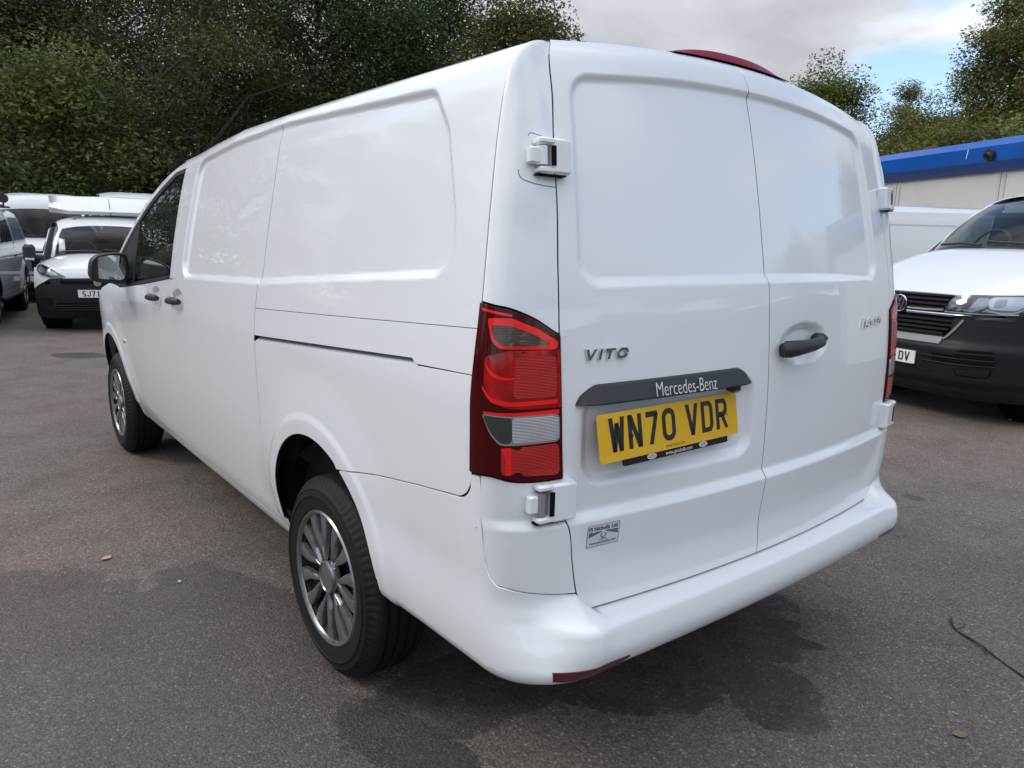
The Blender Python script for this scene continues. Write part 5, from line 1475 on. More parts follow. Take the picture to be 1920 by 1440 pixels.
# ------------------------------------------------------------------ other vehicles (nose at local y=0, body towards +y, +x is the vehicle's left)
MAT['lamp_glass'] = glass_mat('headlamp_glass', (.86, .89, .92), .05)
MAT['grille_grey'] = principled('grille_satin_grey', (.20, .205, .215), .4)
MAT['lamp_body'] = principled('headlamp_reflector', (.36, .39, .44), .34, metal=.7)
MAT['amber'] = principled('amber_lens', (.55, .19, .03), .2, coat=1.)
MAT['headlining'] = principled('pale_cab_trim', (.36, .37, .36), .8)
class Veh:
    def __init__(s, root, **p): s.root = root; s.__dict__.update(p); s.body = None
    def face(s, x, z, off=0.):
        ax = np.abs(x); y = s.fy(z)+s.ca*x*x+s.cb*np.clip((ax-s.c0)/(s.W-s.c0), 0, 1.2)**2.2
        n = np.stack([np.sign(x)*np.clip((ax-s.c0)/(s.W-s.c0), 0, 1)**1.5*.9, -1+0*ax, 0*ax], -1); n = norm(n)
        return np.stack([x+0*z, y, z+0*x], -1)+n*off
    def bonnet(s, u, t):
        """u -1..1 across, t 0..1 from the leading edge to the windscreen"""
        hw_ = s.W*.985*(1-t)+(s.W-.06)*t; x = u*hw_
        lead = s.face(x, s.zb+0*x)[..., 1]; cow = s.yc+s.wsweep*u*u
        y = lead*(1-t)+cow*t; z = s.zb+(s.zc-s.zb)*(1-(1-t)**1.55)-(.05+.07*t)*np.abs(u)**3.5-.012*(1-sm(np.abs(np.abs(u)-.62), 0, .08))*0
        return np.stack([x, y, z], -1)
    def wind(s, u, t, off=0.):
        hw_ = s.wb*(1-t)+s.wt*t; x = u*hw_
        y = (s.yc+.03+s.wsweep*u*u)*(1-t)+(s.yr+.10*u*u)*t-.05*np.sin(math.pi*t); z = (s.zc+.005-.09*np.abs(u)**3.5)*(1-t)+(s.zr-.05*u*u)*t+.035*np.sin(math.pi*t)
        return np.stack([x, y-off, z+off*.7], -1)
    def side(s, y, z, off=0.):
        X = s.W-.030*np.clip((.55-z)/.3, 0, 1)**2-(s.tum*np.clip((z-1.0)/.9, 0, 1.2)**1.25)+.0*y
        X = X-.05*np.clip((s.ynose-y)/.5, 0, 1)**2
        return np.stack([X+off, y+0*z, z+0*y], -1)
    def add(s, name, P, mat, gap=.002, flange=.012, dirref=None, parent=None, ref=None):
        o = sheet(name, P, mat, None, gap, flange, ref if ref is not None else (0, s.L*.4, .8), dirref); o.parent = parent or s.root; return o
    def part(s, m, name, mat, parent=None, smooth=True, sharp=35):
        o = m.build(name, mat, None, smooth, sharp); o.parent = parent or s.root; return o
    def rect(s, x0, x1, z0, z1, nx=24, nz=10):
        return np.meshgrid(np.linspace(x0, x1, nx), np.linspace(z0, z1, nz))
    def both(s, name, fn, mat, **k):
        """a pair of parts, left and right"""
        for sg in (1, -1):
            P = fn()*np.array([sg, 1, 1]); s.add(name, P, mat, **k)
    def wheels(s, ys, z=.33, xo=None, rad=.33, rim=.205, parts=('rim',)):
        for y in ys:
            for sg in (1, -1):
                root = bpy.data.objects.new('wheel', None); COL.objects.link(root); root.parent = s.root
                root.location = (sg*((xo or s.W)-.115), y, z); root.rotation_euler = (R(random.uniform(0, 50)), 0, math.pi if sg > 0 else 0)
                for o in Veh.WM:
                    c = o.copy(); COL.objects.link(c); c.parent = root; c.scale = (1, rad/.335, rad/.335)
    def arches(s, ys, r=.40, z=.34):
        for y in ys:
            for sg in (1, -1):
                th = np.linspace(0, 2*math.pi, 41)[:-1]
                m = MB(); n = 40; X0 = sg*(s.W-.045); X1 = sg*(s.W-.34)
                V = [(X1, y+r*math.cos(t), z+r*math.sin(t)) for t in th]+[(X0-sg*.02, y+r*math.cos(t), z+r*math.sin(t)) for t in th]
                m.add(V, [tuple(range(n))]+[(i, (i+1) % n, n+(i+1) % n, n+i) for i in range(n)])
                s.part(m, 'arch_liner', 'black')
    def flank(s, z0, z1, y0, y1, ys, r, name='side_panel', mat='white_far', zc=.34):
        """side sheet with wheel arches cut in its lower edge"""
        yy = [np.linspace(y0, y1, 60)]
        for y in ys: yy.append(y-r*np.cos(np.linspace(0, math.pi, 30)))
        yy = np.unique(np.round(np.clip(np.concatenate(yy), y0, y1), 4)); bot = np.full(len(yy), z0)
        for y in ys: bot = np.maximum(bot, np.where(np.abs(yy-y) < r, zc+np.sqrt(np.clip(r*r-(yy-y)**2, 0, None)), 0))
        q = np.linspace(0, 1, 22)[:, None]; top = z1(yy) if callable(z1) else np.full(len(yy), z1)
        H = bot[None]*(1-q)+top[None]*q; Yv = np.repeat(yy[None], 22, 0)
        P = s.side(Yv, H)
        s.both(name, lambda: P.copy(), mat)
_w = make_wheel(.335, .224, .215, False)
Veh.WM = _w
def plate_on(v, text1, text2, zc, mat, x0=0., w=.52, h=.111, off=.02, shift=0.):
    hw, hh = w/2, h/2
    y = float(v.face(np.array(0.), np.array(zc))[1])-off
    pl = lambda u, k, l: np.stack([u+x0, np.full_like(u, y)-l, k+zc], -1)
    p = round_poly(rect(-hw, -hh, hw, hh), .008, 3)
    a = pl(p[:, 0], p[:, 1], -.012); b = pl(p[:, 0], p[:, 1], 0.); n = len(p)
    o = MB().add(np.concatenate([a, b]), [tuple(range(n, 2*n)), tuple(range(n))[::-1]]+[(i, (i+1) % n, n+(i+1) % n, n+i) for i in range(n)]); o = v.part(o, 'number_plate', mat, None, False)
    G1, x1 = glyphs(text1, .079, .047, .0605, .0135) if text1 else ([], -.03); G2, x2 = glyphs(text2, .079, .047, .0605, .0135); tot = x1+.03+x2-.0135
    for V, F in G1+[(g+np.array([x1+.03, 0]), f) for g, f in G2]:
        t = print_text('plate_letter', V+np.array([-tot/2+shift, -.0395]), F, lambda u, k, l: pl(u, k, .0012), 'ink', None, facing=(0, -1, 0)); t.parent = o
    return o
def headlamp(v, poly, name='headlamp', inner=True, sg_only=(1, -1)):
    """poly in (x,z) on the face, for the +x side"""
    p = densify(round_poly(poly, .02, 3), 2); c_ = p.mean(0)
    for sg in sg_only:
        fs = lambda a, b, off=0.: v.face(a, b, off)*np.array([sg, 1, 1])
        bk = surf_patch(name, p, lambda a, b: fs(a, b, .004), 'clear_dark', None, rings=4, dirref=(0, -1, 0)); bk.parent = v.root
        yield sg, fs, bk
def patch(v, name, poly, fs, off, mat, parent, r=.006, n=2):
    p = densify(round_poly(poly, r, 3), n)
    o = surf_patch(name, p, lambda a, b: fs(a, b, off), mat, None, rings=4, thick=.003, dirref=(0, -1, 0)); o.parent = parent; return o

def common_cab(v, paint, seat_y, bulk_y):
    u = np.linspace(-1, 1, 44)[None]; t = np.linspace(0, 1, 26)[:, None]
    v.add('bonnet', v.bonnet(u+0*t, t+0*u), paint, dirref=(0, -.4, 1))
    u2 = np.linspace(-.93, .93, 40)[None]
    v.add('windscreen', v.wind(u2+0*t, t*.97+.01+0*u2), 'glass', flange=0, dirref=(0, -1, .6))
    for sg in (1, -1):
        ua = np.linspace(.925, 1.0, 6)[None]*sg; P = v.wind(ua+0*t, t+0*ua, .004); P[..., 1] += 0; v.add('a_pillar', P, paint, dirref=(sg*.5, -1, .6))
        # door sheet between pillar and flank
    tb = np.linspace(0, 1, 5)[:, None]; P = v.wind(u2*1.0+0*tb, 0*u2-.035+tb*.06, .006); v.add('wiper_cowl', P, 'plastic', dirref=(0, -1, .6))
    m = MB()
    for (x0, x1, zz_) in ((.62, -.02, .03), (-.05, -.62, .03)):
        pts = [Vector(v.wind(np.array(a/ v.wb), np.array(b), .03)) for a, b in ((x0, .01), (x0*.6+x1*.4, .035), (x1, .06))]
        m.tube(pts, .012, 6)
    v.part(m, 'wiper', 'plastic')
    yc, zc = v.yc, v.zc
    v.part(MB().box((0, yc+.55, zc-.10), (2*v.wb-.12, .62, .16), bev=.05), 'dashboard', 'interior')
    for x in (-.45, .45): v.part(MB().box((x, seat_y+.30, zc-.2), (.5, .5, .16), bev=.05).box((x, seat_y+.55, zc+.08), (.46, .14, .6), bev=.05).box((x, seat_y+.58, zc+.45), (.26, .09, .18), bev=.04), 'seat', 'fabric')
    m = MB(); cc = Vector((-.40, yc+.62, zc+.02)); m.tube([cc+Vector((.19*math.cos(a), .08*math.sin(a), .17*math.sin(a))) for a in np.linspace(0, 2*math.pi, 25)], .016, 6); v.part(m, 'steering_wheel', 'interior')

def box_body(v, paint, y0, y1, zroof, belt, ys, r=.41, sill=.30, win=None):
    """flanks, roof and tail of a van-shaped body behind the nose"""
    v.arches(ys, r-.005)
    topf = lambda yy: np.interp(yy, [v.ynose-.05, v.yc+.18, v.yc+.34, 2.30, 2.31, y1], [v.zb-.045, v.zc-.12, 1.17, 1.17, zroof-.10, zroof-.10])
    v.flank(sill, topf, v.ynose-.05, y1, ys, r, mat=paint)
    yf = np.linspace(v.yc+.36, 2.31, 40)[None]; qf = np.linspace(0, 1, 6)[:, None]
    lo_ = np.minimum(1.80, np.interp(yf, [v.yc+.36, v.yr+.08, 2.31], [1.32, 1.80, 1.80])); hi_ = np.minimum(zroof-.10, lo_+.09)
    v.both('window_frame', lambda: v.side(yf+0*qf, lo_*(1-qf)+hi_*qf), paint)
    yf2 = np.linspace(2.22, 2.31, 4)[None]; v.both('door_pillar', lambda: v.side(yf2+0*qf, 1.165*(1-qf)+1.82*qf, -.002), paint)
    # roof
    yy = np.linspace(v.yr, y1, 20)[:, None]; u = np.linspace(-1, 1, 30)[None]
    X = v.side(yy[:1], np.array([[zroof-.10]]))[0, 0, 0]
    Z = zroof-.10*np.abs(u)**5-.02*u*u; P = np.stack([u*X+0*yy, yy+0*u, Z+0*yy], -1); lead = (.10*u*u)[0]; P[0, :, 1] += lead; v.add('roof', P, paint, dirref=(0, 0, 1))
    hh = np.linspace(sill, zroof-.02, 12)[:, None]; P = np.stack([u*np.minimum(X+.0, v.side(0*hh+2, hh)[..., 0])+0*hh, y1+0*u+0*hh, hh+0*u], -1); v.add('tail_panel', P, paint, dirref=(0, 1, 0))
    v.part(MB().box((0, (y0+y1)/2+.3, sill+.06), (2*v.W-.2, y1-y0-.6, .1)), 'underbody', 'black', None, False)

# ---- white van with dark bumper at the right
cv = empty('parked_van', (4.76, 1.89, .06), R(-107), 'white van with slatted black grille and dark grey bumper parked at the right', 'van')
tv = Veh(cv, W=.952, c0=.50, ca=.09, cb=.34, L=4.9, zb=1.06, zc=1.445, yc=1.02, wsweep=.34, wb=.86, wt=.74, yr=1.92, zr=1.955, tum=.155, ynose=.62,
         fy=catmull([.18, .27, .315, .335, .42, .54, .615, .64, .675, .70, .86, .98, 1.06], [.17, .09, .075, .040, .012, -.004, -.012, -.006, .024, .030, .045, .06, .10]))
def b1():
    v = tv; W = v.W
    # dark lower bumper with slatted openings
    X, Z = v.rect(-W, W, .20, .720, 90, 30)
    v.add('front_bumper', v.face(X, Z), 'bumper_grey', dirref=(0, -1, 0))
    for sg in (1, -1):
        # flanks of the bumper rising to the headlamps
        x = np.linspace(.50, W, 30)[None]; q = np.linspace(0, 1, 12)[:, None]; top = np.interp(x, [.50, .62, .80, W], [.865, .885, .885, .93]); P = v.face(x+0*q, .718*(1-q)+top*q)*np.array([sg, 1, 1])
        v.add('bumper_flank', P, 'bumper_grey', dirref=(0, -1, 0))
    X, Z = v.rect(-.56, .56, .715, .880, 50, 10); lg = v.add('lower_grille', v.face(X, Z, -.022), 'black', dirref=(0, -1, 0))
    for k in range(4):
        z = .735+.036*k; w = .44+.036*k*1.25*.8
        x = np.linspace(-w, w, 40); m = MB(); F = v.face(x, z+0*x, .004); V = []
        for p in F: V += [p+np.array([0, .028, .011]), p+np.array([0, 0, .006]), p+np.array([0, .002, -.008]), p+np.array([0, .03, -.012])]
        m.add(V, [(i*4+k_, i*4+k_+1, (i+1)*4+k_+1, (i+1)*4+k_) for i in range(39) for k_ in range(3)]); v.part(m, 'grille_slat', 'plastic', lg)
    # satin lower lip of the grille
    x = np.linspace(-.45, .45, 40)[None]; q = np.linspace(0, 1, 6)[:, None]; P = v.face(x+0*q, .655+.055*q+0*x, .010); P[..., 1] -= .012*(1-q); v.add('grille_lip', P, 'grille_grey', dirref=(0, -1, .4))
    for sg in (1, -1):
        P = np.array([[(.45, .700), (.475, .720), (.53, .79), (.575, .862)], [(.462, .690), (.490, .712), (.548, .785), (.595, .860)]]); x = P[..., 0]; z = P[..., 1]
        v.add('grille_edge', v.face(x, z, .012)*np.array([sg, 1, 1]), 'grille_grey', gap=0, flange=.01, dirref=(0, -1, 0))
    # upper grille
    X, Z = v.rect(-.47, .47, .905, 1.070, 50, 10); ug = v.add('upper_grille', v.face(X, Z, -.020), 'black', dirref=(0, -1, 0))
    for k in range(4):
        z = .935+.036*k; w = .405+.012*k; x = np.linspace(-w, w, 40); m = MB(); F = v.face(x, z+0*x, .003); V = []
        for p in F: V += [p+np.array([0, .026, .010]), p+np.array([0, 0, .0065]), p+np.array([0, .001, -.0065]), p+np.array([0, .03, -.010])]
        m.add(V, [(i*4+k_, i*4+k_+1, (i+1)*4+k_+1, (i+1)*4+k_) for i in range(39) for k_ in range(3)]); v.part(m, 'grille_slat', 'plastic', ug)
    for zc_, hh_, w, mt in ((.893, .012, .64, 'chrome'), (.921, .0035, .42, 'chrome')):
        for sg in (1, -1):
            x = np.linspace(.085, w, 40)[None]; q = np.linspace(-1, 1, 6)[:, None]; tap = np.clip((w-x)/.16, .0, 1)**.6; P = v.face(x+0*q, zc_+.012*(1-tap)+q*hh_*tap+0*x, .012); P[..., 1] -= .008*(1-q*q); v.add('chrome_strip', P*np.array([sg, 1, 1]), mt, gap=0, dirref=(0, -1, 0))
    # round emblem
    cz = .955; y = float(v.face(np.array(0.), np.array(cz))[1])-.020
    m = MB(); V, F = [], []
    prof = [(.072, .016), (.077, .004), (.0755, -.002), (.070, -.004), (.0655, -.001), (.064, .003)]
    n = 36
    for i in range(n):
        a = 2*math.pi*i/n
        for r_, d in prof: V.append((r_*math.cos(a), y+d, cz+r_*math.sin(a)))
    k = len(prof); F = [(i*k+j, i*k+j+1, ((i+1) % n)*k+j+1, ((i+1) % n)*k+j) for i in range(n) for j in range(k-1)]
    em = v.part(m.add(V, F), 'round_emblem', 'chrome')
    v.part(MB().tube([Vector((0, y+.006, cz)), Vector((0, y+.016, cz))], .070, 30), 'emblem_back', 'gloss_black', em)
    m = MB()
    for st in ([(-.024, .060), (0., .010), (.024, .060)], [(-.047, .044), (-.021, -.055), (0., -.004), (.021, -.055), (.047, .044)]):
        Vv, Ff = ribbon(st, .012); m.add([(p[0], y+.001, cz+p[1]) for p in Vv], Ff)
    v.part(m, 'emblem_letters', 'chrome', em, False)
    # headlamps
    poly = [(.415, .918), (.47, 1.045), (.60, 1.065), (.78, 1.072), (.925, 1.085), (.948, 1.03), (.90, .955), (.80, .916), (.60, .910)]
    for sg, fs, bk in headlamp(v, poly):
        patch(v, 'lamp_chamber', [(.50, .945), (.51, 1.03), (.60, 1.04), (.62, .985), (.57, .945)], fs, .007, 'interior', bk, .012)
        patch(v, 'lamp_chamber', [(.60, .94), (.64, 1.045), (.70, 1.045), (.715, .99), (.67, .94)], fs, .0065, 'lamp_body', bk, .012)
        patch(v, 'lamp_reflector', [(.725, .955), (.70, 1.03), (.72, 1.055), (.87, 1.065), (.885, 1.00), (.85, .955)], fs, .0065, 'reflector_white', bk, .02)
        patch(v, 'lamp_chamber', [(.745, .965), (.735, 1.03), (.79, 1.045), (.80, .985)], fs, .0085, 'lamp_body', bk, .015)
        for pts in ([(.57, .950), (.635, .942), (.685, .985)], [(.705, .960), (.775, .937), (.845, .945), (.905, 1.015)]):
            up = poly_smooth(pts, 5, False); lo = up-np.array([-.002, .011]); V = fs(up[:, 0], up[:, 1], .011); V2 = fs(lo[:, 0], lo[:, 1], .011); n = len(up)
            v.part(MB().add(np.concatenate([V, V2]), [(i, i+1, n+i+1, n+i) for i in range(n-1)]), 'light_guide', 'white_print', bk)
        x = np.linspace(.425, .86, 24); P = np.stack([fs(x, .912+0*x+.012*np.clip((x-.7)/.2, 0, 1)**2, .012), fs(x, .921+0*x+.012*np.clip((x-.7)/.2, 0, 1)**2, .012)]); o = v.add('lamp_chrome_line', P, 'white_print', gap=0, flange=.004, dirref=(0, -1, 0), parent=bk)
        p = densify(round_poly(poly, .02, 3), 2); o = surf_patch('lamp_cover', p, lambda a, b: fs(a, b, .022), 'lamp_glass', None, thick=.02, rings=5, dirref=(0, -1, 0)); o.parent = bk
        patch(v, 'fog_lamp', [(.66, .868), (.65, .89), (.86, .893), (.85, .868)], fs, .006, 'clear_dark', v.root, .006)
    # bumper slots
    for sg in (1, -1):
        fs = lambda a, b, off=0.: v.face(a, b, off)*np.array([sg, 1, 1])
        for z0, xa in ((.595, .58), (.548, .30), (.501, .30)):
            patch(v, 'bumper_slot', [(xa, z0), (xa+.05, z0+.030), (.80, z0+.030), (.812, z0)], fs, .002, 'black', v.root, .006, 5)
            x = np.linspace(xa+.01, .81, 24); P = np.stack([fs(x, z0-.010+0*x, .004), fs(x, z0-.002+0*x, .012), fs(x, z0+.004+0*x, .006)]); v.add('slot_rib', P, 'bumper_grey', gap=0, flange=.01, dirref=(0, -1, 0))
        patch(v, 'fog_lamp_blank', [(.60, .41), (.575, .465), (.80, .475), (.79, .42), (.76, .405)], fs, .003, 'black', v.root, .012, 5)
        patch(v, 'fog_lamp_blank', [(.612, .416), (.59, .461), (.79, .470), (.782, .423), (.755, .412)], fs, .006, 'bumper_grey', v.root, .012, 5)
    X, Z = v.rect(-.40, .40, .41, .60, 20, 6); v.add('plate_recess', v.face(X, Z, .003), 'bumper_grey', dirref=(0, -1, 0))
    plate_on(v, '', 'DV', 0.510, 'plate_white', off=.016, shift=.155)
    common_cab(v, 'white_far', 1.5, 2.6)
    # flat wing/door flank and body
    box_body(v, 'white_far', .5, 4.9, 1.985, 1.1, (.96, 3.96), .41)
    v.wheels((.96, 3.96))
    for sg in (1, -1):
        yy = np.linspace(1.35, 2.30, 24)[None]; q = np.linspace(0, 1, 14)[:, None]; zb_ = 1.16; zt_ = np.minimum(1.80, np.interp(yy, [1.35, 2.0, 2.3], [1.30, 1.80, 1.80])); P = v.side(yy+0*q, zb_*(1-q)+zt_*q, -.006)*np.array([sg, 1, 1]); v.add('door_window', P, 'glass', flange=.006, dirref=(sg, 0, 0))
        m = MB().box((sg*(v.W+.12), 1.42, 1.23), (.20, .10, .22), bev=.04).box((sg*(v.W-.0), 1.42, 1.15), (.10, .06, .05), bev=.01); v.part(m, 'door_mirror', 'plastic')
    # bulkhead behind the seats is light; the sky shows through the far door glass
    v.part(MB().box((0, 2.62, 1.1), (1.6, .03, 1.3)), 'bulkhead', 'headlining', None, False)
    for sg in (1, -1): v.part(MB().box((sg*.36, 2.05, 1.86), (.46, .06, .13), bev=.02), 'sun_visor', 'headlining')
b1()

# ---- white panel van seen from the side behind it
sv = empty('parked_van', (11.78, 1.25, .08), R(52), 'white panel van side-on between the dark-bumpered van and the cabin', 'van')
tv2 = Veh(sv, W=.952, c0=.50, ca=.09, cb=.34, L=4.9, zb=1.05, zc=1.40, yc=1.02, wsweep=.34, wb=.86, wt=.74, yr=1.92, zr=1.96, tum=.150, ynose=.62, fy=tv.fy)
def b2():
    v = tv2
    X, Z = v.rect(-v.W, v.W, .20, 1.07, 60, 24); v.add('front_bumper', v.face(X, Z), 'white_far', dirref=(0, -1, 0))
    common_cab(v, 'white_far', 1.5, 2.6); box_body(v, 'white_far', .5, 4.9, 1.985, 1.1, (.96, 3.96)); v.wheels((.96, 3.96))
    for sg in (1, -1):
        RC = [(2.55, 1.12), (4.72, 1.12), (4.74, 1.30), (4.66, 1.72), (2.60, 1.72)]
        Yv, Zv = np.meshgrid(np.linspace(2.35, 4.86, 110), np.linspace(1.02, 1.80, 60)); d = sdpoly(Yv, Zv, RC, .10)
        P = v.side(Yv, Zv, .006); P[..., 0] -= .016*(1-sm(d, -.022, 0)); P = P*np.array([sg, 1, 1]); v.add('load_panel', P, 'white_far', gap=.003, dirref=(sg, 0, 0))
        for (a, b) in ((2.42, 3.50),):
            Yv, Zv = np.meshgrid(np.linspace(a, b, 4), np.linspace(1.805, 1.812, 2)); P = v.side(Yv, Zv, .0045)*np.array([sg, 1, 1]); v.add('joint_line', P, 'gap', gap=0, flange=0, dirref=(sg, 0, 0))
        for y_ in (2.36, 3.46):
            Yv, Zv = np.meshgrid([y_, y_+.007], np.linspace(.5, 1.80, 12)); P = v.side(Yv, Zv, .0078)*np.array([sg, 1, 1]); v.add('joint_line', P, 'gap', gap=0, flange=0, dirref=(sg, 0, 0))
b2()

# ---- white dropside truck with roof air deflector
dv = empty('dropside_truck', (.12, 11.2, 0), R(-17.7), 'white dropside truck with roof air deflector and plate SJ71 HSK', 'truck')
td = Veh(dv, W=.905, c0=.42, ca=.10, cb=.42, L=4.6, zb=.93, zc=1.135, yc=.92, wsweep=.26, wb=.80, wt=.72, yr=1.48, zr=1.565, tum=.12, ynose=.70,
         fy=catmull([.18, .28, .40, .52, .66, .78, .86, .93], [.12, .05, .01, .0, .0, .02, .05, .10]))
def b3():
    v = td; W = v.W
    X, Z = v.rect(-W, W, .20, .70, 70, 26); v.add('front_bumper', v.face(X, Z), 'bumper_grey', dirref=(0, -1, 0))
    x = np.linspace(-.62, .62, 40)[None]; q = np.linspace(0, 1, 10)[:, None]; top = .80-.02*np.abs(x); P = v.face(x+0*q, .698*(1-q)+top*q, .004); v.add('grille_panel', P, 'bumper_grey', dirref=(0, -1, 0))
    x = np.linspace(-.48, .48, 40)[None]; P = v.face(x+0*q, .715*(1-q)+.765*q+0*x, .010); v.add('upper_slot', P, 'black', dirref=(0, -1, 0))
    x = np.linspace(-.55, .55, 30)[None]; v.add('lower_grille', v.face(x+0*q, (.31+.02*x*x)*(1-q)+.44*q+0*x, .006), 'black', dirref=(0, -1, 0))
    for k in range(3):
        xs_ = np.linspace(-.54, .54, 20); z = .335+.035*k; F = v.face(xs_, z+0*xs_, .012); V = []
        for p in F: V += [p+np.array([0, .0, .006]), p+np.array([0, 0, -.006])]
        v.part(MB().add(V, [(2*i, 2*i+1, 2*i+3, 2*i+2) for i in range(19)]), 'grille_slat', 'plastic')
    for sg in (1, -1):
        fs = lambda a, b, off=0.: v.face(a, b, off)*np.array([sg, 1, 1])
        # painted cheek round the headlamp
        x = np.linspace(.44, W, 30)[None]; qq = np.linspace(0, 1, 14)[:, None]; zb_ = np.interp(x, [.44, .62, .78, W], [.80, .785, .70, .62]); v.add('wing_front', fs(x+0*qq, zb_*(1-qq)+v.zb*qq, .003), 'white_far', dirref=(0, -1, 0))
        patch(v, 'fog_lamp_blank', [(.62, .40), (.60, .50), (.82, .52), (.80, .42)], fs, .004, 'black', v.root, .02, 4)
    x = np.linspace(-.45, .45, 30)[None]; v.add('bonnet_front', v.face(x+0*q, (.80-.02*np.abs(x))*(1-q)+v.zb*q, .003), 'white_far', dirref=(0, -1, 0))
    poly = [(.40, .815), (.50, .865), (.62, .935), (.75, .985), (.82, .975), (.845, .90), (.78, .835), (.62, .805)]
    for sg, fs, bk in headlamp(v, poly):
        bk.location = (0, -.012, 0)
        patch(v, 'lamp_reflector', [(.50, .835), (.56, .885), (.66, .905), (.68, .85), (.60, .825)], fs, .010, 'reflector_white', bk, .02)
        patch(v, 'lamp_reflector', [(.68, .855), (.69, .92), (.78, .945), (.80, .90), (.75, .85)], fs, .010, 'lamp_body', bk, .02)
        p = densify(round_poly(poly, .02, 3), 2); o = surf_patch('lamp_cover', p, lambda a, b: fs(a, b, .022), 'lamp_glass', None, thick=.02, rings=5, dirref=(0, -1, 0)); o.parent = bk
    plate_on(v, 'SJ71', 'HSK', .575, 'plate_white', off=.02)
    em = MB().tube([Vector((0, -.03, .735)), Vector((0, .01, .735))], .052, 24); v.part(em, 'round_emblem', 'chrome')
    common_cab(v, 'white_far', 1.2, 2.0)
    # cab flanks, roof, rear wall with mesh window
    v.arches((.90, 3.4), .37, .32)
    topf = lambda yy: np.interp(yy, [.65, v.yc+.2, v.yc+.22, v.yr+.02, 2.6], [.90, v.zc-.10, v.zc-.08, v.zr-.06, v.zr+.06])
    v.flank(.30, topf, .62, 2.30, (.90,), .375, 'cab_side', zc=.32)
    yy = np.linspace(v.yr, 2.3, 10)[:, None]; u = np.linspace(-1, 1, 26)[None]; P = np.stack([u*(.735+.07*sm(yy, v.yr, v.yr+.4))+0*yy, yy-.01+.10*u*u*(1-(yy-v.yr)/.8), v.zr+.008-.05*u*u-.05*np.abs(u)**6+.17*np.sin(np.clip((yy-v.yr)/.55, 0, 1)*math.pi/2)], -1); v.add('cab_roof', P, 'white_far', dirref=(0, 0, 1))
    bw = v.part(MB().box((0, 2.30, .85), (1.56, .04, 1.1)).box((0, 2.30, 1.66), (1.56, .04, .10)).box((-.62, 2.30, 1.5), (.32, .04, .26)).box((.62, 2.30, 1.5), (.32, .04, .26)), 'cab_rear_wall', 'interior', None, False)
    for i in range(9):
        z = 1.385+.027*i; v.part(MB().tube([Vector((-.47, 2.29, z)), Vector((.47, 2.29, z))], .007, 5), 'mesh_bar', 'grid_bulk', bw)
    for i in range(26):
        x = -.46+.0368*i; v.part(MB().tube([Vector((x, 2.285, 1.38)), Vector((x, 2.285, 1.605))], .007, 5), 'mesh_bar', 'grid_bulk', bw)
    for sg in (1, -1):
        m = MB().box((sg*(W+.13), .98, 1.13), (.17, .09, .25), bev=.05); o = v.part(m, 'door_mirror', 'plastic'); v.part(MB().box((sg*(W+.0), 1.0, 1.06), (.14, .07, .08), bev=.02), 'mirror_arm', 'plastic', o); v.part(MB().box((sg*(W+.12), .93, 1.035), (.12, .012, .035), bev=.004), 'mirror_indicator', 'reflector_white', o)
        yy = np.linspace(1.20, 2.15, 20)[None]; qq = np.linspace(0, 1, 10)[:, None]; zt_ = np.interp(yy, [1.20, 1.72, 2.15], [1.20, 1.60, 1.62]); v.add('door_window', v.side(yy+0*qq, 1.10*(1-qq)+zt_*qq, .004)*np.array([sg, 1, 1]), 'glass_dark', flange=.006, dirref=(sg, 0, 0))
    # price card behind the windscreen
    pc = MB().box((.40, 1.47, 1.37), (.34, .004, .15), rot=Matrix.Rotation(-.5, 3, 'X')); o = v.part(pc, 'price_card', 'price_blue', None, False)
    V, F = font_text('£8995+', .095, .85); rotx = Matrix.Rotation(-.5, 3, 'X')
    t = print_text('price_digits', V+np.array([-.15, -.035]), F, lambda a, b, l: np.array([list(Vector((.40, 1.47, 1.37))+rotx @ Vector((x_, -.004, z_))) for x_, z_ in zip(a, b)]), 'white_print', None, facing=(0, -1, 0)); t.parent = o
    v.part(MB().tube([Vector((.02, 1.72, 1.71)), Vector((-.01, 1.80, 2.02))], [.008, .004], 6), 'aerial', 'plastic')
    # air deflector: raked scoop wider than the cab
    xs_ = np.linspace(-.93, .93, 34); V = []; 
    for x in xs_:
        u_ = abs(x)/.93; lift = .10*max(0, (u_-.62)/.38)**1.2; bl = .16*max(0, (u_-.60)/.4)**1.4
        V += [(x, 1.78+.30*u_**3, 1.745+lift*.3), (x, 1.70+.35*u_**3, 1.80+lift*.6), (x, 1.86+.30*u_**3, 1.93+.0*lift), (x, 2.02+.1*u_**3, 2.035-.012*u_), (x, 2.10, 2.06-.02*u_), (x, 2.30, 2.07-.02*u_), (x, 2.34, 1.90), (x, 2.30, 1.75+lift*.3)]
    k = 8; F = [(i*k+j, i*k+(j+1) % k, (i+1)*k+(j+1) % k, (i+1)*k+j) for i in range(33) for j in range(k)]+[tuple(range(k))[::-1], tuple(range(33*k, 34*k))]
    v.part(MB().add(V, F), 'air_deflector', 'white_far', None, True, 30)
    # load bed
    v.part(MB().box((0, 3.5, .72), (1.9, 2.3, .06)), 'load_bed', 'bumper_grey', None, False)
    for sg in (1, -1): v.part(MB().box((sg*.94, 3.5, .93), (.03, 2.3, .36), bev=.008), 'drop_side', 'satin')
    v.part(MB().box((0, 4.66, .93), (1.9, .03, .36), bev=.008), 'tail_board', 'satin'); v.part(MB().box((0, 3.0, .45), (.8, 3.2, .14)), 'chassis', 'black', None, False)
    v.wheels((.90, 3.4), .32, .90, .32)
MAT['price_blue'] = principled('price_card_blue', (.05, .075, .14), .4)
b3()

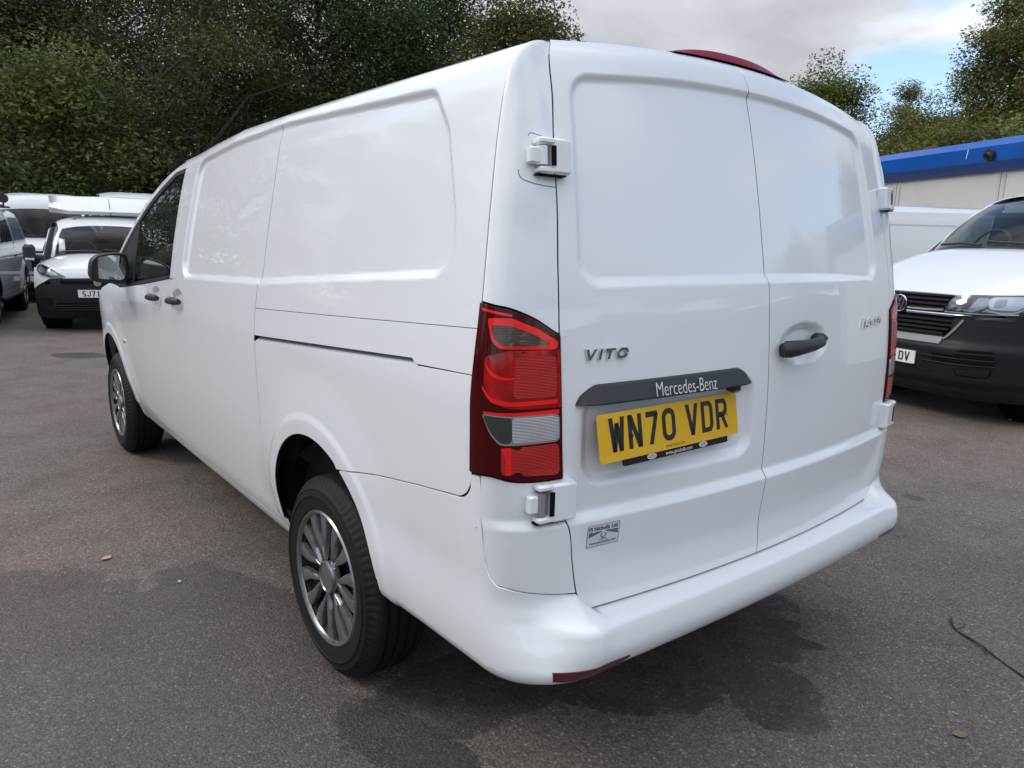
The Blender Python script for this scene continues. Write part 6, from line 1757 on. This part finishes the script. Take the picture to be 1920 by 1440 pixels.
# ---- large white van with black grille
lv = empty('parked_van', (.02, 16.9, 0), R(-12), 'large white van with black grille between the pickup and the dropside truck', 'van')
tl_ = Veh(lv, W=1.0, c0=.5, ca=.06, cb=.30, L=5.9, zb=1.12, zc=1.33, yc=.75, wsweep=.22, wb=.90, wt=.80, yr=1.35, zr=1.95, tum=.10, ynose=.6,
          fy=catmull([.2, .3, .5, .7, .9, 1.0, 1.12], [.12, .05, 0, 0, .03, .05, .10]))
def big_van(v, roofz, dark=True):
    W = v.W
    X, Z = v.rect(-W, W, .22, .60, 50, 12); v.add('front_bumper', v.face(X, Z), 'bumper_grey' if dark else 'white_far', dirref=(0, -1, 0))
    X, Z = v.rect(-W, W, .60, v.zb, 50, 14); v.add('nose_panel', v.face(X, Z), 'white_far', dirref=(0, -1, 0))
    if dark:
        X, Z = v.rect(-.78, .78, .66, 1.07, 40, 12); g = v.add('grille', v.face(X, Z, .008), 'black', dirref=(0, -1, 0))
        for k in range(4):
            xs_ = np.linspace(-.76, .76, 24); z = .72+.07*k; F = v.face(xs_, z+0*xs_, .018); V = []
            for p in F: V += [p+np.array([0, 0, .012]), p+np.array([0, 0, -.012])]
            v.part(MB().add(V, [(2*i, 2*i+1, 2*i+3, 2*i+2) for i in range(23)]), 'grille_slat', 'plastic', g)
        xs_ = np.linspace(-.76, .76, 24); F = v.face(xs_, 1.01+0*xs_, .020); V = []
        for p in F: V += [p+np.array([0, 0, .018]), p+np.array([0, 0, -.018])]
        v.part(MB().add(V, [(2*i, 2*i+1, 2*i+3, 2*i+2) for i in range(23)]), 'chrome_strip', 'white_print', g)
        for sg in (1, -1):
            fs = lambda a, b, off=0.: v.face(a, b, off)*np.array([sg, 1, 1]); patch(v, 'headlamp', [(.72, .80), (.70, 1.05), (.93, 1.09), (.96, .88)], fs, .014, 'lamp_body', v.root, .03, 3)
        v.part(MB().box((0, -.02, .50), (.52, .012, .111)), 'number_plate', 'plate_white', None, False)
    common_cab(v, 'white_far', 1.2, 2.2)
    # forehead above the windscreen
    u = np.linspace(-1, 1, 26)[None]; q = np.linspace(0, 1, 8)[:, None]; P = np.stack([u*(v.wt+.0*q)+0*q, v.yr+.10*u*u+.55*q**1.6, v.zr-.05*u*u+(roofz-v.zr)*np.sin(q*math.pi/2)], -1); v.add('roof_front', P, 'white_far', dirref=(0, -1, 1))
    topz = roofz
    v.arches((1.0, 4.3), .42)
    topf = lambda yy: np.interp(yy, [.55, v.yc+.2, v.yc+.22, v.yr+.1, v.yr+.6, v.L], [v.zb-.05, v.zc-.09, v.zc-.08, v.zr-.06, topz-.10, topz-.08])
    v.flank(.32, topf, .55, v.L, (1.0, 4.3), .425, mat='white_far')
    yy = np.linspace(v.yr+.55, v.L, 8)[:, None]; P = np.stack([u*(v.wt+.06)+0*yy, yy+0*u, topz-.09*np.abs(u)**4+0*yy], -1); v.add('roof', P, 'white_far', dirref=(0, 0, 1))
    v.part(MB().box((0, v.L, 1.2), (1.8, .04, topz*.85-.2)), 'tail_panel', 'white_far', None, False); v.part(MB().box((0, 3, .4), (1.7, 4.6, .1)), 'underbody', 'black', None, False)
    v.wheels((1.0, 4.3), .34, None, .34)
    for sg in (1, -1):
        m = MB().box((sg*(W+.13), 1.0, 1.38), (.18, .10, .32), bev=.05).box((sg*W, 1.0, 1.25), (.16, .07, .07), bev=.02); v.part(m, 'door_mirror', 'plastic')
        yq = np.linspace(1.15, 2.1, 14)[None]; qq = np.linspace(0, 1, 8)[:, None]; zt_ = np.interp(yq, [1.15, 1.5, 2.1], [1.55, 1.86, 1.86]); v.add('door_window', v.side(yq+0*qq, 1.30*(1-qq)+zt_*qq, .004)*np.array([sg, 1, 1]), 'glass_dark', flange=.005, dirref=(sg, 0, 0))
big_van(tl_, 2.30)
hv = empty('parked_van', (2.50, 19.4, 0), R(-10), 'high-roofed white van behind the dropside truck showing only its roof', 'van')
big_van(Veh(hv, W=1.0, c0=.5, ca=.06, cb=.30, L=6.0, zb=1.12, zc=1.35, yc=.75, wsweep=.22, wb=.90, wt=.84, yr=1.35, zr=2.02, tum=.08, ynose=.6, fy=tl_.fy), 2.56, False)

# ---- pickup with hard top
pk = empty('pickup_truck', (-2.13, 11.66, 0), R(-12), 'silver-white pickup with hard top and roof bars cut by the left edge', 'pickup truck')
vp_ = Veh(pk, W=.92, c0=.5, ca=.08, cb=.30, L=5.3, zb=1.05, zc=1.15, yc=1.35, wsweep=.22, wb=.78, wt=.66, yr=2.05, zr=1.72, tum=.22, ynose=.55,
          fy=catmull([.3, .4, .6, .8, 1.05], [.08, .02, 0, .02, .08]))
def b5():
    v = vp_; W = v.W
    def sdw(y, z, off=0.):
        X = W-.05*np.clip((.62-z)/.25, 0, 1)**2-.035*np.clip((z-.85)/.35, 0, 1)**2+off
        for yc_ in (.95, 4.15):
            r = np.hypot(y-yc_, z-.40); X = X+.035*(1-sm(r, .44, .56))
        return np.stack([X, y+0*z, z+0*y], -1)
    v.arches((.95, 4.15), .43, .40)
    yy = [np.linspace(.5, 5.25, 90)]
    for y in (.95, 4.15): yy.append(y-.435*np.cos(np.linspace(0, math.pi, 30)))
    yy = np.unique(np.round(np.concatenate(yy), 4)); bot = np.full(len(yy), .42)
    for y in (.95, 4.15): bot = np.maximum(bot, np.where(np.abs(yy-y) < .435, .40+np.sqrt(np.clip(.435**2-(yy-y)**2, 0, None)), 0))
    top = np.interp(yy, [.5, 1.4, 1.5, 3.4, 5.25], [1.0, 1.12, 1.14, 1.16, 1.18]); q = np.linspace(0, 1, 26)[:, None]
    P = sdw(np.repeat(yy[None], 26, 0), bot[None]*(1-q)+top[None]*q); v.both('side_panel', lambda: P.copy(), 'silver')
    X, Z = v.rect(-W, W, .35, v.zb, 40, 14); v.add('front_bumper', v.face(X, Z), 'silver', dirref=(0, -1, 0))
    common_cab(v, 'silver', 1.7, 2.6)
    def canopy(y0, y1, z0, zt, r0, r1, name, wtop=.70):
        # box with raked ends
        V = []; 
        ys_b = [y0, y1]; ys_t = [y0+r0, y1-r1]
        n = 12; prof = [(1., 0.), (.985, .25), (.955, .5), (.91, .75), (.86, .90), (.78, .98), (.55, 1.015), (0, 1.03)]
        prof = prof+[(-a, b) for a, b in prof[-2::-1]]
        for t in np.linspace(0, 1, 16):
            for a, b in prof:
                y = (ys_b[0]*(1-b)+ys_t[0]*b)*(1-t)+(ys_b[1]*(1-b)+ys_t[1]*b)*t; V.append((a*(W-.04), y, z0+(zt-z0)*b))
        k = len(prof); F = [(i*k+j, i*k+j+1, (i+1)*k+j+1, (i+1)*k+j) for i in range(15) for j in range(k-1)]+[tuple(range(k)), tuple(range(15*k, 16*k))[::-1]]
        return v.part(MB().add(V, F), name, 'silver', None, True, 40)
    canopy(2.0, 3.42, 1.14, 1.78, .0, .03, 'cab')
    ht = canopy(3.46, 5.22, 1.16, 1.84, .02, .42, 'hard_top')
    for sg in (1, -1):
        for (a0, a1, b0, b1, mt, nm) in ((3.56, 4.95, 3.60, 4.66, 'glass_side_grey', 'hard_top_window'), (2.15, 2.75, 2.55, 2.75, 'glass_dark', 'door_window'), (2.80, 3.38, 2.80, 3.36, 'glass_dark', 'rear_door_window')):
            q2 = np.linspace(0, 1, 6)[:, None]; pz = np.linspace(0, 1, 10)[None]; zz2 = 1.24+.46*q2
            Yq = (a0*(1-q2)+b0*q2)*(1-pz)+(a1*(1-q2)+b1*q2)*pz; bb = (zz2-1.15)/.69; Xq = (W-.04)*np.interp(bb, [0, .25, .5, .75, .9], [1, .985, .955, .91, .86])+.008
            v.add(nm, np.stack([sg*Xq+0*Yq, Yq, zz2+0*Yq], -1), mt, flange=.004, dirref=(sg, 0, 0), parent=ht if 'hard' in nm else None)
        for k_ in range(4): v.part(MB().box((sg*(W-.055), 4.25+.20*k_, 1.185), (.02, .06, .035), rot=Matrix.Rotation(.5, 3, 'X')), 'clamp', 'plastic')
        v.part(MB().box((sg*(W+.005), 3.25, 1.03), (.02, .14, .03), bev=.008), 'door_handle', 'plastic')
        v.part(MB().tube([Vector((sg*.62, 2.2, 1.88)), Vector((sg*.62, 4.7, 1.92))], .022, 8), 'roof_bar', 'plastic')
        v.part(MB().box((sg*(W-.06), 5.20, .98), (.12, .08, .30), bev=.02), 'tail_lamp', 'red')
        v.part(MB().box((sg*W, 2.6, .40), (.10, 2.1, .06), bev=.02), 'side_step', 'plastic')
        for y_ in (2.78, 3.42):
            Yv, Zv = np.meshgrid([y_, y_+.008], np.linspace(.45, 1.13, 10)); v.add('joint_line', sdw(Yv, Zv, .002)*np.array([sg, 1, 1]), 'gap', gap=0, flange=0, dirref=(sg, 0, 0))
    for y_ in (2.5, 3.3, 4.4): v.part(MB().tube([Vector((-.62, y_, 1.91)), Vector((.62, y_, 1.91))], .02, 8), 'cross_bar', 'satin')
    m = MB().tube([Vector((.62, 4.72, 1.93)), Vector((.62, 4.72, 2.02))], .015, 8); m.tube([Vector((.62, 4.66, 2.06)), Vector((.62, 4.78, 2.06))], .085, 18); m.box((.62, 4.8, 1.90), (.16, .28, .03), bev=.01)
    v.part(m, 'work_lamp', 'plastic')
    v.part(MB().box((0, 5.24, .86), (1.7, .05, .62), bev=.02), 'tailgate', 'silver'); v.part(MB().box((0, 2.9, .50), (1.5, 4.4, .12)), 'chassis', 'black', None, False)
    v.wheels((.95, 4.15), .385, None, .385)
MAT['glass_side_grey'] = principled('hard_top_glass', (.20, .23, .27), .08, spec=.7)
b5()
for o in _w: bpy.data.objects.remove(o)

# ------------------------------------------------------------------ cabin with blue fascia
MAT['cabin_wall'] = add_noise(principled('cabin_panel', (.60, .60, .585), .55), 1.6, amt_col=.06, detail=6)
MAT['cabin_trim'] = principled('cabin_trim', (.56, .555, .54), .5)
MAT['blue'] = add_noise(principled('blue_fascia', (.006, .085, .37), .38, coat=.3), 2.0, amt_col=.10, detail=6)
MAT['shutter'] = principled('shutter_grey', (.46, .45, .43), .5)
A_ = Vector((14.97, 7.09, 0)); B_ = Vector((13.56, 3.90, 0)); dirv = (B_-A_).normalized(); rz_ = math.atan2(dirv.y, dirv.x)
cb = empty('cabin', tuple(A_+Vector((0, 0, .02))), rz_, 'pale grey site cabin with a deep blue fascia behind the parked vans', 'building')
cb.scale = (1.18, 1.18, 1.13)
# local x runs along the wall from A to B, -y is towards the yard (checked below)
nrm_ = Vector((-dirv.y, dirv.x, 0)); toc = Vector((CX, CY, 0))-A_
sgn = -1 if (toc.dot(nrm_) < 0) else 1      # local y sign that faces the camera
def cpart(m, name, mat, parent=None, smooth=False): 
    o = m.build(name, mat, None, smooth, 30); o.parent = parent or cb; return o
x0_, x1_ = -4.2, 9.5; ZT = 2.66
cpart(MB().box(((x0_+x1_)/2, -sgn*1.6, 1.34), (x1_-x0_, 3.1, 2.66)), 'wall', 'cabin_wall')
wall_y = -sgn*.05
edges = [x0_, -1.9, .48, 2.62, 4.9, 7.2, x1_]
for i in range(len(edges)-1):
    a, b = edges[i], edges[i+1]
    if i == 1:
        cpart(MB().box(((a+b)/2, wall_y+sgn*.03, 2.46), (b-a-.05, .03, .40)), 'wall_panel', 'cabin_wall')
        w = cpart(MB().box(((a+b)/2+.15, wall_y+sgn*.03, 2.245), (b-a-.34, .05, .035)).box((b-.32, wall_y+sgn*.03, 1.5), (.16, .05, 1.45)).box((a+.32, wall_y+sgn*.03, 1.5), (.12, .05, 1.45)), 'shutter_frame', 'cabin_trim')
        for k in range(22):
            m = MB(); m.box(((a+b)/2, wall_y+sgn*.026, 2.20-.062*k), (b-a-.70, .018, .054), rot=Matrix.Rotation(sgn*.22, 3, 'X')); o = m.build('shutter_slat', 'shutter', None, False); o.parent = w
        cpart(MB().box(((a+b)/2, wall_y+sgn*.03, .42), (b-a-.05, .03, .8)), 'wall_panel', 'cabin_wall')
    else:
        cpart(MB().box(((a+b)/2, wall_y+sgn*.03, 1.33), (b-a-.06, .03, 2.6)), 'wall_panel', 'cabin_wall')
    cpart(MB().box((a, wall_y+sgn*.045, 1.33), (.05, .02, 2.6)).box((a+.10, wall_y+sgn*.052, 1.33), (.035, .015, 2.6)), 'cover_strip', 'cabin_trim')
f_ = [(wall_y+sgn*.02, 2.62), (wall_y+sgn*.10, 2.62), (wall_y+sgn*.26, 2.76), (wall_y+sgn*.27, 3.00), (wall_y+sgn*.16, 3.12), (wall_y-sgn*3.2, 3.14), (wall_y-sgn*3.2, 2.62)]
edges2 = [x0_-.1, -1.9+.4, 3.0, 6.3, x1_+.1]
cpart(MB().prism(f_, 0, x0_-.1, x1_+.1), 'fascia', 'blue')
cpart(MB().box((2.18, wall_y+sgn*.274, 2.92), (.012, .004, .16), rot=Matrix.Rotation(.12, 3, 'Y')), 'fascia_scratch', 'white_print')
m = MB(); m.tube([Vector((2.62, wall_y+sgn*.26, 2.86)), Vector((2.62, wall_y+sgn*.34, 2.86))], .085, 20); cl = cpart(m, 'camera_dome', 'plastic', None, True)
m = MB(); m.tube([Vector((2.62, wall_y+sgn*.34, 2.85)), Vector((2.62, wall_y+sgn*.375, 2.85))], [.062, .035], 16); cpart(m, 'camera_lens', 'gloss_black', cl, True)
